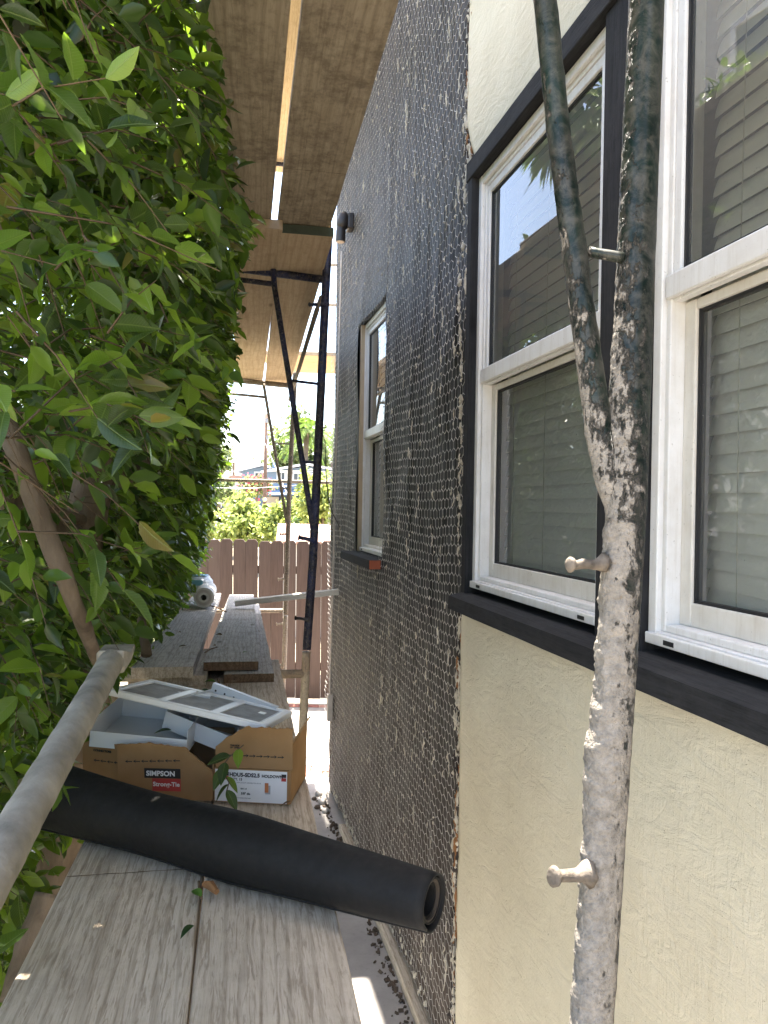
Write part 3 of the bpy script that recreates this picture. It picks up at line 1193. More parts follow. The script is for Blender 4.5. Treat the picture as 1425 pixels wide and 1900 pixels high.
# --- blue frame
D1 = 3.9
bt = P(609, 448, D1)
bl = P(562, 1330, D1)
f1 = frame('navy blue scaffold frame with slanted brace tube carrying the upper planks', base=P(568, 1215, D1))
ftube(f1, 'leg', [bt, P(605, 520, D1), P(592, 800, D1), P(580, 1050, D1), P(569, 1205, D1)], .0215, 'tube_blue', 16, .05, 40, .02)
tb0, tb1 = P(603, 519, D1), P(425, 496, D1 + .06)
dirb = (tb1 - tb0).normalized()
ftube(f1, 'top_bar', [tb0, tb0 + dirb * .92], .0195, 'tube_blue', 14)
lft = tb0 + dirb * .92
ftube(f1, 'leg', [lft + UPZ * .06, lft - UPZ * 1.9], .0215, 'tube_blue', 14)
sb0 = P(506, 527, D1)
ftube(f1, 'second_bar', [sb0, sb0 + dirb * .38], .0135, 'tube_blue', 12)
ftube(f1, 'brace_tube', [P(507, 500, D1 - .005), P(509, 530, D1 - .01), P(533, 680, D1 - .01), P(560, 850, D1 - .01), P(577, 955, D1 - .005), P(583, 1000, D1)], .0142, 'tube_blue', 14, .06, 40, .02)
ftube(f1, 'rung', [P(538, 706, D1), P(596, 713, D1)], .0075, 'tube_blue', 8)
ftube(f1, 'rung', [P(560, 857, D1), P(590, 858, D1)], .0075, 'tube_blue', 8)
pin(f1, P(583, 1003, D1 - .02), P(554, 997, D1 - .05), .0095, 'tube_blue')
pin(f1, P(572, 1149, D1 - .02), P(547, 1147, D1 - .05), .0075, 'lamp_black')
pin(f1, P(602, 566, D1 - .02), P(574, 565, D1 - .08), .0075, 'tube_blue')
# lower frame under it
f1b = frame('cream lower scaffold frame with blue flecks, under the navy frame', base=ONZ(545, 1749, 0))
lb0 = P(568, 1200, D1)
gz = Vector((lb0.x - .075, lb0.y, 0))
ftube(f1b, 'leg', [P(568.6, 1209, D1), P(558, 1440, D1), gz], .0215, 'tube_cream', 16, .05, 40, .03)
cb = P(566, 1250, D1)
ftube(f1b, 'top_bar', [cb, cb + SM * .92], .0215, 'tube_cream', 14)
lf = cb + SM * .92
ftube(f1b, 'leg', [lf + UPZ * .02, Vector((lf.x, lf.y, 0))], .0215, 'tube_cream', 14)
# --- third frame
D2 = 7.0
f2 = frame('tan scaffold frame nearest the fence, with slanted brace and rungs', base=P(530, 1140, D2))
ftube(f2, 'leg', [P(548, 690, D2), P(537, 900, D2), P(530, 1140, D2)], .0215, 'tube_tan', 14, .06, 40, .03)
t0, t1 = P(540, 716, D2 + .1), P(420, 704, D2 + .1)
dd = (t1 - t0).normalized()
ftube(f2, 'top_bar', [t0, t0 + dd * .95], .024, 'tube_tan', 14)
ftube(f2, 'leg', [t0 + dd * .95, t0 + dd * .95 - UPZ * 1.9], .0215, 'tube_tan', 14)
s0_ = P(492, 737, D2)
ftube(f2, 'second_bar', [s0_, s0_ + dd * .55], .0125, 'tube_tan', 12)
ftube(f2, 'brace_tube', [P(489, 712, D2), P(512, 850, D2), P(524, 920, D2), P(532, 970, D2)], .0140, 'tube_tan', 12, .06, 40, .03)
ftube(f2, 'rung', [P(508, 822, D2), P(540, 824, D2)], .007, 'tube_tan', 8)
ftube(f2, 'rung', [P(521, 905, D2), P(537, 907, D2)], .007, 'tube_tan', 8)
pin(f2, P(534, 991, D2), P(519, 991, D2 - .03), .008, 'tube_tan')
pin(f2, P(531, 1074, D2), P(516, 1075, D2 - .03), .010, 'tube_pale')
f2b = frame('pale mortared lower scaffold frame standing before the brown fence', base=P(527, 1250, D2))
gz = P(526, 1250, D2)
gz = Vector((gz.x - .04, gz.y, 0))
ftube(f2b, 'leg', [P(530, 1142, D2), P(527, 1250, D2), gz], .0225, 'tube_pale', 14, .08, 40, .03)
for y, nm in ((1133, 'top_bar'), (1236, 'lower_bar')):
    q = P(525, y, D2)
    ftube(f2b, nm, [q, q + SM * .92], .021, 'tube_pale', 12, .06, 40, .04)
q = P(525, 1133, D2) + SM * .92
ftube(f2b, 'leg', [q, Vector((q.x, q.y, 0))], .0225, 'tube_pale', 12)
pin(f2b, P(527, 1157, D2), P(513, 1158, D2 - .03), .009, 'tube_pale')
# top lift frames above the blue and tan ones (seen in the window glass)
for a, lab in ((3.95, 'scaffold frame of the top lift above the navy frame'), (7.1, 'scaffold frame of the top lift above the tan frame')):
    p = S(a, -.39, 3.50)
    ft = frame(lab, base=p)
    q = p + SM * .92
    ftube(ft, 'leg', [p, p + UPZ * 1.86], .0215, 'tube_blue', 12)
    ftube(ft, 'leg', [q, q + UPZ * 1.86], .0215, 'tube_blue', 12)
    ftube(ft, 'top_bar', [p + UPZ * 1.84, q + UPZ * 1.84], .0195, 'tube_blue', 12)
    ftube(ft, 'top_bar', [p + UPZ * 1.84, p + UPZ * 1.84 - SM * .34], .0175, 'tube_blue', 12)

# cross brace from blue frame to tan frame, guard tube before the fence, rail in the hedge
cb_ = thing('cross_brace', 'long tan cross brace slanting from navy frame down to tan frame', 'brace', P(537, 745, 6.9))
ftube(cb_, 'tube', [P(588, 575, 3.86), P(537, 742, 6.9)], .0135, 'tube_tan', 12)
ftube(cb_, 'flat_end', [P(595, 548, 3.84), P(588, 576, 3.86)], [.006, .012], 'tube_tan', 8)
gt = thing('guard_tube', 'pale horizontal guard tube crossing in front of the blue house', 'tube', P(395, 890, 7.35))
ftube(gt, 'tube', [P(385, 889.5, 7.35), P(620, 895.5, 7.35)], .0165, 'tube_pale', 12)
rt = thing('side_rail', 'thick grey galvanised tube poking out of the hedge beside the planks', 'tube', P(0, 1620, .62))
ra, rb_ = P(-60, 1700, .575), P(208, 1225, 1.20)
ftube(rt, 'tube', [ra, rb_], .0192, 'tube_grey', 20, .07, 45, .008)
dr = (rb_ - ra).normalized()
b = MB()
sd = dr.cross(UPZ).normalized()
c0, c1 = rb_ - dr * .01 - rt.location, rb_ + dr * .075 - rt.location
up = sd.cross(dr)
for c in ():
    pass
vs = []
for c, wdt, th in ((c0, .019, .019), (c0.lerp(c1, .35), .027, .007), (c1, .025, .0045)):
    for sx, sy in ((-1, -1), (1, -1), (1, 1), (-1, 1)):
        vs.append(c + sd * sx * wdt + up * sy * th)
fs = [(3, 2, 1, 0), (8, 9, 10, 11)]
for k in range(2):
    for q in range(4):
        fs.append((k * 4 + q, k * 4 + (q + 1) % 4, k * 4 + 4 + (q + 1) % 4, k * 4 + 4 + q))
b.add(vs, fs)
b.build('flattened_end', 'tube_grey', rt, bevel=.003)


def plank(label, a0, a1, b0, b1, z, th, mat, za1=None, yaw=0.0, group='scaffold planks', seams=(), endmat=None):
    """a plank in scaffold coordinates; z is its underside at a0 (za1 at a1)"""
    za1 = z if za1 is None else za1
    L = math.hypot(a1 - a0, za1 - z)
    W = abs(b1 - b0)
    c = S((a0 + a1) / 2, (b0 + b1) / 2, (z + za1) / 2)
    root = thing('scaffold_plank', label, 'plank', c, SANG + yaw, group)
    root.rotation_euler = Euler((0, -math.atan2(za1 - z, a1 - a0), SANG + yaw), 'XYZ')
    # board with slightly wavering edges
    n = max(6, int(L / .12))
    vs, fs = [], []
    sd = random.uniform(0, 50)
    for i in range(n + 1):
        x = -L / 2 + L * i / n
        for k, (yy, zz) in enumerate(((-W / 2, 0), (W / 2, 0), (W / 2, th), (-W / 2, th))):
            j = .0022 * noise.noise(Vector((x * 3 + sd, k, yy * 9)))
            j2 = .0014 * noise.noise(Vector((x * 2 + sd, k + 9, 3)))
            vs.append((x, yy + j, zz + j2))
    for i in range(n):
        for k in range(4):
            fs.append((i * 4 + k, i * 4 + (k + 1) % 4, i * 4 + 4 + (k + 1) % 4, i * 4 + 4 + k))
    fs.append((3, 2, 1, 0))
    fs.append((n * 4, n * 4 + 1, n * 4 + 2, n * 4 + 3))
    bm = MB()
    bm.add(vs, [tuple(reversed(q)) for q in fs])
    bm.build('board', mat, root, bevel=.0035)
    if endmat:
        bm = MB()
        bm.box((-L / 2 - .003, -W / 2 + .001, .001), (-L / 2 - .0005, W / 2 - .001, th - .001))
        bm.build('end_grain', endmat, root)
    for x, side in seams:      # scarf joints: a raised lip across the face
        bm = MB()
        zf = th if side > 0 else 0
        m = 18
        vv, ff = [], []
        for i in range(m + 1):
            y = -W / 2 + .003 + (W - .006) * i / m
            w_ = .0012 + .0008 * noise.noise(Vector((y * 60, x, 1)))
            xx = x + .0025 * noise.noise(Vector((y * 25, x, 4)))
            vv += [(xx - w_, y, zf + side * .0006), (xx + w_, y, zf + side * .0006)]
        for i in range(m):
            ff.append((i * 2, i * 2 + 1, i * 2 + 3, i * 2 + 2))
        bm.add(vv, ff)
        bm.build('scarf_joint', 'wet_wood', root)
    return root


# lower deck
ZD = 1.54
TH = .042
zf = ZD - .045
plank('weathered lower plank along the hedge, under the black roll', .15, 3.95, .066, .315, ZD - TH, TH, 'deck', zf - TH, seams=((-.56, 1),))
plank('weathered lower plank along the open side, under the black roll', .15, 3.62, -.163, .0615, ZD - TH, TH, 'deck', zf - TH + .004)
# stacked planks further along, sloping down toward the fence
za, zb = ZD - .038, 1.335
plank('lower of two stacked planks, with brown sawn end', 3.13, 7.15, -.125, .075, za + .002, .036, 'deck_grey', zb, endmat='wet_wood')
pk = plank('upper of two stacked planks, with orange paint on its sawn end', 3.19, 7.1, -.075, .145, za + .040, .036, 'deck_grey', zb + .038, yaw=-.006, endmat='wet_wood', seams=((-.95, 1),))
bm = MB()
bm.box((-1.958, -.02, .004), (-1.9565, .012, .030))
bm.build('paint_mark', 'red_edge', pk)
plank('grey plank with ragged end lying beside the hedge', 3.04, 7.05, .195, .425, za + .046, .044, 'deck_grey', zb + .05, yaw=.004, seams=((-.95, 1), ), endmat='deck')
plank('short offcut wedged under the ragged plank', 3.10, 3.75, .14, .36, za + .002, .040, 'deck_grey', za - .02, endmat='deck')
# upper deck, near bay
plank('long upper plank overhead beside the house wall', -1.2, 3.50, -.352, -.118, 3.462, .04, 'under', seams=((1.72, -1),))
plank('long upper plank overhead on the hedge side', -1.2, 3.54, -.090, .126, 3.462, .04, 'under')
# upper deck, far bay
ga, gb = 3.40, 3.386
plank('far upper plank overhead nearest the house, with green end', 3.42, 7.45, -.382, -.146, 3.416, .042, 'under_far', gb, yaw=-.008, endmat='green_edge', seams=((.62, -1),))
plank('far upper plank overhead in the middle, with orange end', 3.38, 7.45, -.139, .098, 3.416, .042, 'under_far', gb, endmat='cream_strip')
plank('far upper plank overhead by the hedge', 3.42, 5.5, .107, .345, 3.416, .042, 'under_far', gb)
# top lift
plank('pale plank of the top lift seen through the gap overhead', 1.2, 7.35, -.34, -.105, 5.37, .04, 'raw_wood')
plank('plank of the top lift next to the house wall', 4.75, 7.35, -.70, -.47, 5.37, .04, 'raw_wood')
plank('plank of the top lift on the hedge side', 3.6, 5.6, -.09, .14, 5.37, .04, 'raw_wood')
# ledger boards of the scaffold round the far corner
for (xa, xb, y, d, th, lab) in ((548, 640, 672, 10.5, .26, 'wide orange plywood plank seen beyond the far corner'),):
    p0, p1 = P(xa, y, d), P(xb, y + 3, d)
    root = thing('far_plank', lab, 'plank', (p0 + p1) / 2)
    bm = MB()
    h = (p1 - p0).length / 2 + .4
    bm.box((-h, -.6, -.02), (h, .7, .03))
    o = bm.build('board', 'under_far', root, bevel=.004)
    root.rotation_euler = (0, 0, .01)
for y, lab in ((492, 'thin crosspiece between pole and wall, the upper one'), (566, 'thin crosspiece between pole and wall, the lower one')):
    p0, p1 = P(585, y - 2, 9.5), P(660, y + 1, 9.5)
    o = MB().tube([p0, p1], .022, 8).build('crosspiece', 'tube_pale', origin=p0)
    tag(o, lab, 'tube', 'thin crosspieces beyond the corner')

# twisted black wire tied to the blue pole
b = MB()
pw = [P(586, 789, D1 - .03), P(597, 800, D1 - .02), P(603, 818, D1 - .02), P(604, 850, D1 - .03), P(605, 880, D1 - .03), P(609, 925, D1 - .03), P(617, 952, D1 - .03), P(630, 978, D1 - .03)]
b.tube(pw, [.0022] * 5 + [.0032] * 3, 6)
for k in (0, 1):
    c = P(596 - k * 1, 793 + k * 5, D1)
    b.tube([c + Vector((math.cos(a) * .025, math.sin(a) * .025, .002 * a)) for a in [i * math.pi / 6 for i in range(13)]], .0022, 5)
tag(b.build('tie_wire', 'lamp_black', origin=pw[-1]), 'thin black tie wire dangling from the navy scaffold pole', 'wire')

# ================================================================== FENCE
fence = thing('fence', 'brown dog eared picket fence closing the end of the alley', 'fence', (-.5, 8.77, 0))
pm = None
pw_ = .139
for i in range(27):
    x = -2.05 + i * .1432
    if pm is None:
        b = MB()
        c = .028
        b.prism([(0, .04), (pw_, .04), (pw_, 1.83 - c * 1.2), (pw_ - c, 1.83), (c, 1.83), (0, 1.83 - c * 1.2)], .018)
        o = b.build('picket', 'fence', fence, bevel=.002)
        pm = o.data
    else:
        o = bpy.data.objects.new('picket', pm)
        COL.objects.link(o)
        o.parent = fence
        o.modifiers.new('bevel', 'BEVEL').width = .002
    o.location = (x, random.uniform(-.003, .003), random.uniform(-.012, .012))
    o.rotation_euler = (0, random.uniform(-.004, .004) - .010, 0)
for z in (.35, 1.45):
    b = MB()
    b.box((-2.2, .022, z), (1.9, .06, z + .088))
    b.build('rail', 'fence', fence)

# ================================================================== THINGS ON THE DECK
def rr_(f):
    """radius of the loosely wound roll along its length"""
    return .0630 - .0245 * f - .003 * math.sin(f * 6) + .006 * math.exp(-((f - .55) / .14) ** 2)


def roll():
    A, B = P(92, 1476, 1.645), P(806, 1673, 1.22)
    root = thing('rubber_roll', 'big roll of black rubber sheet lying across the lower planks', 'roll', (A + B) / 2 - Vector((0, 0, .07)))
    L = root.location
    ax = (B - A).normalized()
    sd = ax.cross(UPZ).normalized()
    up = sd.cross(ax)
    n, m = 56, 48
    vs, fs = [], []
    for i in range(n + 1):
        f = i / n
        p = A.lerp(B, f)
        r = rr_(f)
        p = p + Vector((0, 0, (r - .05) * .15))
        for k in range(m + 1):
            a = -.9 + 2 * math.pi * k / m      # seam of the sheet runs along the top
            rr = r * (1 + .045 * k / m) * (1 + .018 * noise.noise(Vector((f * 3, math.cos(a), math.sin(a)))))
            e = 1.0
            vs.append(p - L + (sd * math.cos(a) + up * math.sin(a)) * rr * e)
    w = m + 1
    for i in range(n):
        for k in range(m):
            fs.append((i * w + k, i * w + k + 1, (i + 1) * w + k + 1, (i + 1) * w + k))
    b = MB()
    b.add(vs, fs)
    o = b.build('sheet', 'rubber', root, smooth=True)
    sm = o.modifiers.new('thickness', 'SOLIDIFY')
    sm.thickness = .004
    sm.offset = -1
    # inner turns of the spiral showing at the near end
    for j, (r0, r1, back, mt) in enumerate(((.0348, .0325, .003, 'rubber'), (.0322, .0288, .005, 'rubber_edge'), (.0285, .0235, .010, 'rubber'))):
        vs, fs = [], []
        for fa in (0, 1):
            p = (B - ax * (back if fa else .45)) - L
            for rr in (r0, r1):
                for k in range(m):
                    a = 2 * math.pi * k / m
                    q = rr * (1 + .02 * math.sin(a + j))
                    vs.append(p + (sd * math.cos(a) + up * math.sin(a)) * q)
        for k in range(m):
            k2 = (k + 1) % m
            fs += [(k, k2, 2 * m + k2, 2 * m + k), (m + k2, m + k, 3 * m + k, 3 * m + k2), (2 * m + k, 2 * m + k2, 3 * m + k2, 3 * m + k)]
        b = MB()
        b.add(vs, fs)
        b.build('inner_turn', mt, root, smooth=False)
    # frayed pale edge of the sheet along the underside
    b = MB()
    pts = []
    for i in range(30):
        f = .52 + .44 * i / 29
        r = rr_(f)
        p = A.lerp(B, f) + Vector((0, 0, (r - .05) * .15)) - L
        a = -1.35
        pts.append(p + (sd * math.cos(a) + up * math.sin(a)) * r * 1.035)
    b.tube(pts, .0009, 4)
    b.build('sheet_edge', 'foil', root)
    # two staples
    for f in (.815, .85):
        p = A.lerp(B, f) - L
        r = rr_(f)
        b = MB()
        q = p + up * (r * 1.03) * .80 - sd * -r * .0 + sd * r * .62
        b.tube([q, q + ax * .014], .0008, 4)
        b.build('staple', 'steel', root)
    return root


roll()


def face_obj(name, me, mat, parent, o, ux, uz):
    """lay a flat text/shape mesh (in its XY plane) on a face: origin o, x axis ux, y axis uz"""
    un = ux.cross(uz)
    M = Matrix((ux, uz, un)).transposed().to_4x4()
    M.translation = o
    ob = obj(name, me, mat, parent)
    ob.matrix_local = M
    return ob


def rect(w, h, th=.0004):
    b = MB()
    b.box((0, 0, 0), (w, h, th))
    me = bpy.data.meshes.new('panel')
    me.from_pydata([tuple(q) for q in b.v], [], b.f)
    return me


def arrow_mesh(L, h, flip=False):
    s = -1 if flip else 1
    pts = [(0, -.0011), (L * .70, -.0011), (L * .55, -h), (L, 0), (L * .55, h), (L * .70, .0011), (0, .0011)]
    me = bpy.data.meshes.new('arrow')
    pts = [((x if not flip else L - x), y, .0004) for x, y in pts]
    f = tuple(range(7)) if not flip else tuple(reversed(range(7)))
    me.from_pydata(pts, [], [f])
    return me


def torn(w, h, amp, seed, nseg=26, low=None):
    """panel outline with a torn upper edge, as a thin solid in its XY plane"""
    top_ = []
    for i in range(nseg + 1):
        x = w * i / nseg
        y = h + amp * (noise.noise(Vector((x * 60, seed, 0))) + .5 * noise.noise(Vector((x * 170, seed, 3))))
        if low:
            y -= low(x / w)
        top_.append((x, y))
    pts = [(0, 0), (w, 0)] + list(reversed(top_))
    th = .004
    n = len(pts)
    me = bpy.data.meshes.new('panel')
    vs = [(x, y, 0) for x, y in pts] + [(x, y, -th) for x, y in pts]
    fs = [tuple(range(n)), tuple(reversed(range(n, 2 * n)))] + [(i, i + n, (i + 1) % n + n, (i + 1) % n) for i in range(n)]
    me.from_pydata(vs, [], [tuple(q) for q in fs])
    return me


def boxes():
    # ---- right-hand box with the white label
    p0, p1 = ONZ(398, 1474, ZD + .002), ONZ(536, 1481, ZD + .002)
    p0.z = p1.z = ZD - .012
    root = thing('cardboard_box', 'torn cardboard box with white printed holdown label, beside the metal grille', 'box', p0)
    ux = (p1 - p0).normalized()
    W = (p1 - p0).length
    uy = UPZ.cross(ux)                     # away from camera
    un = -uy
    H = .078
    f = face_obj('front_panel', rect(W, H, .004), 'card', root, Vector((0, 0, 0)), ux, UPZ)
    lo = Vector((.004, 0, 0))
    e = un * .0045
    lab = face_obj('label', rect(W * .965, H * .94, .0004), 'white_print', root, ux * (W * .012) + UPZ * .002 + e, ux, UPZ)

    def put(name, me, mat, x, y):
        o = obj(name, me, mat, lab)
        o.location = (x, y, .0006)
        return o
    k = W / .173
    put('label_text', text_mesh('HDU5-SDS2.5', .0120 * k, .0004), 'print', .0335 * k, .0582)
    put('label_text', text_mesh('HOLDOWN', .0090 * k, .0003), 'print', .1085 * k, .0584)
    put('label_text', text_mesh('QTY. 15', .0078 * k, .00012), 'print', .036 * k, .0490)
    put('label_block', rect(.029 * k, .0085), 'print', .003 * k, .0590)
    put('label_text', text_mesh('SIMPSON', .0060 * k, .0001), 'white_print', .0045 * k, .0612).location.z = .0014
    put('label_block', rect(.029 * k, .0085), 'red_print', .003 * k, .0500)
    put('label_text', text_mesh('Strong-Tie', .0056 * k, .0001), 'white_print', .0050 * k, .0522).location.z = .0014
    put('label_text', text_mesh('HIGH QUALITY CONNECTOR DETAIL', .0034 * k), 'grey_print', .050 * k, .0430)
    put('label_text', text_mesh('SDS  2.5', .0042 * k), 'print', .060 * k, .0290)
    put('label_text', text_mesh('5/8" dia', .0070 * k, .0001), 'print', .061 * k, .0170)
    put('label_text', text_mesh('INSTALL WITH SCREWS PROVIDED', .0028 * k), 'grey_print', .040 * k, .0080)
    # little picture of a post and its bracket
    put('label_picture', rect(.0085 * k, .0220), 'orange_print', .116 * k, .0240)
    put('label_picture', rect(.0045 * k, .0190), 'grey_print', .1245 * k, .0215)
    put('label_picture', rect(.0120 * k, .0030), 'grey_print', .1170 * k, .0205)
    put('label_block', rect(.011 * k, .0075), 'print', .154 * k, .0600)
    put('label_block', rect(.011 * k, .0075), 'red_print', .154 * k, .0515)
    # upper flap standing up, torn and leaning
    tz = (UPZ * .97 + un * .10 + uy * .0).normalized()
    fl = face_obj('flap', torn(W * 1.03, .098, .006, 2, 30, lambda x: .050 * max(0, (.42 - x) / .42) ** 1.3), 'card', root, UPZ * (H + .0015) + ux * (.018 * W) + un * .004, ux, tz)
    for i in range(8):
        a = obj('printed_arrow', arrow_mesh(.0155, .0042), 'print', fl)
        a.location = (.030 + i * .0165, .030, .0008)
        a.rotation_euler = (0, 0, .06)
    t = obj('printed_text', text_mesh('THIS SIDE\nUP  OPEN', .0050, .0001), 'print', fl)
    t.location = (.035, .052, .0008)
    D = .19
    side = face_obj('side_panel', rect(D, H + .055, .004), 'card', root, ux * W + UPZ * 0, uy, UPZ)
    face_obj('side_panel', rect(D, H, .004), 'card_in', root, ux * .002, uy, UPZ)
    face_obj('back_panel', rect(W, H, .004), 'card_in', root, uy * D, ux, UPZ)
    face_obj('side_flap', torn(D * .55, .055, .006, 8), 'card_in', root, ux * W + UPZ * (H + .05), uy, (UPZ * .8 + ux * .5).normalized())
    # ---- left-hand box
    q0, q1 = ONZ(222, 1468, ZD + .004), ONZ(396, 1473, ZD + .004)
    q0.z = q1.z = ZD - .010
    r2 = thing('cardboard_box', 'wide brown cardboard box with black and red maker print, behind the black roll', 'box', q0, 0, None)
    ux = (q1 - q0).normalized()
    W = (q1 - q0).length
    uy = UPZ.cross(ux)
    un = -uy
    H2 = .128
    fr = face_obj('front_panel', torn(W, H2, .004, 5, 30, lambda x: .05 * max(0, (x - .72) / .28) ** 1.0 - .006 * math.sin(x * 5)), 'card', r2, un * .006, ux, (UPZ * .99 + un * .12).normalized())
    bl = obj('printed_block', rect(.084, .0235), 'print', fr)
    bl.location = (.062, .052, .0004)
    t = obj('printed_text', text_mesh('SIMPSON', .0165, .0005), 'white_print', fr)
    t.location = (.0665, .0580, .0011)
    bl = obj('printed_block', rect(.066, .0300), 'red_print', fr)
    bl.location = (.080, .0210, .0004)
    t = obj('printed_text', text_mesh('Strong-Tie', .0145, .0003), 'white_print', fr)
    t.location = (.0815, .0330, .0011)
    for i in range(7):
        a = obj('printed_arrow', arrow_mesh(.0165, .0044, True), 'print', fr)
        a.location = (.018 + i * .0185, .0905 + i * .0008, .0006)
    ox = (-ux * .96 + un * -.22).normalized()
    lf_ = face_obj('side_flap', torn(.105, H2 - .008, .004, 11), 'card', r2, ox * .105 + un * -.018, -ox, (UPZ * .99 + un * .08).normalized())
    for i in range(4):
        a = obj('printed_arrow', arrow_mesh(.0165, .0044, True), 'print', lf_)
        a.location = (.030 + i * .0180, .0760, .0006)
    t = obj('printed_text', text_mesh('CONNECTORS', .0070, .0002), 'print', lf_)
    t.location = (.030, .098, .0006)
    face_obj('side_panel', rect(.21, H2 - .02, .004), 'card_in', r2, Vector((0, 0, 0)), uy, UPZ)
    face_obj('side_panel', rect(.21, H2 - .045, .004), 'card_in', r2, ux * (W - .004), uy, UPZ)
    face_obj('back_panel', rect(W, H2 - .02, .004), 'card_in', r2, uy * .21, ux, UPZ)


boxes()


def quad_frame(p_fl, p_fr, p_br):
    ux = (p_fr - p_fl)
    L = ux.length
    ux.normalize()
    v = p_br - p_fr
    uz = ux.cross(v).normalized()
    uy = uz.cross(ux)
    return ux, uy, uz, L, v.dot(uy)


def grille():
    FL, FR, BR = P(196, 1280, 1.86), P(494, 1349, 1.80), P(553, 1324, 2.05)
    ux, uy, uz, L, Wd = quad_frame(FL, FR, BR)
    root = thing('return_air_grille', 'white enamelled air grille with three louvred fields lying across the open boxes', 'grille', FL)
    M = Matrix((ux, uy, uz)).transposed().to_4x4()

    def part(name, boxes_, mat, bev=.002, kind=None):
        b = MB()
        for lo, hi in boxes_:
            b.box(lo, hi, M)
        o = b.build(name, mat, root, bevel=bev)
        if kind:
            o['kind'] = kind
        return o
    e = .022
    part('frame', [((0, 0, -.012), (L, e, .004)), ((0, Wd - e, -.012), (L, Wd, .004)), ((0, e, -.012), (e, Wd - e, .0035)), ((L - e, e, -.012), (L, Wd - e, .0035))], 'tin_white', .004)
    for k in (1, 2):
        x = L * k / 3
        part('divider', [((x - .010, e, -.006), (x + .010, Wd - e, .0025))], 'tin_white', .001)
    bx = []
    for k in range(3):
        x0, x1 = L * k / 3 + (.022 if k == 0 else .010), L * (k + 1) / 3 - (.022 if k == 2 else .010)
        n = 34
        for i in range(n):
            y = e + (Wd - 2 * e) * (i + .5) / n
            bx.append(((x0, y - .0016, -.007), (x1, y + .0012, -.001)))
        bx.append(((x0, e, -.0105), (x1, Wd - e, -.0095)))
    part('louvre_slats', bx, 'louvre', 0, 'stuff')
    # toothed edges beside the dividers
    bx = []
    for k in (1, 2, 3):
        x = L * k / 3 + (-.010 if k < 3 else -.022)
        for i in range(26):
            y = e + (Wd - 2 * e) * (i + .5) / 26
            bx.append(((x - .006, y - .0012, -.003), (x, y + .0012, .0015)))
    part('tooth_strip', bx, 'tin_white', 0, 'stuff')
    part('screw', [((L * .86, Wd * .45, .004), (L * .90, Wd * .55, .006))], 'tin_white', .0015)


grille()


def tray(label, p_fl, p_fr, p_br, h, th=.0015):
    ux, uy, uz, L, Wd = quad_frame(p_fl, p_fr, p_br)
    root = thing('sheet_metal_boot', label, 'sheet metal', p_fl, 0, 'enamelled metal ducts in the boxes')
    M = Matrix((ux, uy, uz)).transposed().to_4x4()
    for nm, lo, hi in (('floor_panel', (0, 0, 0), (L, Wd, th)), ('side_panel', (0, 0, th), (L, th, h * .5)), ('side_panel', (0, Wd - th, th), (L, Wd, h)), ('end_panel', (0, th, th), (th, Wd - th, h * .8)), ('end_panel', (L - th, th, th), (L, Wd - th, h * .8))):
        b = MB()
        b.box(lo, hi, M)
        b.build(nm, 'tin', root, bevel=.0004)
    b = MB()
    b.box((0, Wd, h - .002), (L, Wd + .014, h), M)
    b.build('lip', 'tin', root)
    for k in range(7):
        b = MB()
        x = L * (k + .5) / 7
        b.box((x - .0025, Wd - th - .0004, h * .8 - .0025), (x + .0025, Wd - th, h * .8 + .0025), M)
        b.build('rivet_hole', 'print', root)


tray('white sheet metal duct piece, left one, tipped forward in the brown box', P(165, 1385, 1.80), P(345, 1402, 1.80), P(400, 1345, 2.02), .075)
tray('white sheet metal duct piece under the grille, leaning between the boxes', P(300, 1350, 1.90), P(428, 1402, 1.84), P(475, 1360, 2.05), .085)

# board leaning from the stacked planks to the wall
p0, p1 = P(437, 1119, 5.55), P(616, 1099, 5.60)
ax = (p1 - p0).normalized()
lbd = thing('loose_board', 'bleached grey board laid from the stacked planks to the house corner', 'board', (p0 + p1) / 2)
b = MB()
L = (p1 - p0).length
sd = ax.cross(UPZ).normalized()
M = Matrix((ax, -sd, sd.cross(ax))).transposed().to_4x4()
b.box((-L / 2, -.045, -.019), (L / 2 + .05, .045, .019))
o = b.build('board', 'bleached', lbd, bevel=.003)
lbd.rotation_euler = M.to_euler()

# white roll at the far end with a printed bag behind it
c = P(378, 1109, 5.35)
wr = thing('wrap_roll', 'white roll of building wrap at the far end of the planks by the hedge', 'roll', c)
b = MB()
fw = SV * .30
ring_ = []
for r0, r1, y0 in ((.070, .070, 0), ):
    pass
m = 36


def ring_tube(r_out, r_in, y0, y1, mat, name):
    vs, fs = [], []
    for d in (y0, y1):
        for rr in (r_out, r_in):
            for k in range(m):
                a = 2 * math.pi * k / m
                vs.append(-SM * math.cos(a) * rr + UPZ * math.sin(a) * rr + SV * d)
    for k in range(m):
        k2 = (k + 1) % m
        fs += [(k, k2, 2 * m + k2, 2 * m + k), (m + k2, m + k, 3 * m + k, 3 * m + k2), (k2, k, m + k, m + k2), (2 * m + k, 2 * m + k2, 3 * m + k2, 3 * m + k)]
    q = MB()
    q.add(vs, fs)
    return q.build(name, mat, wr)


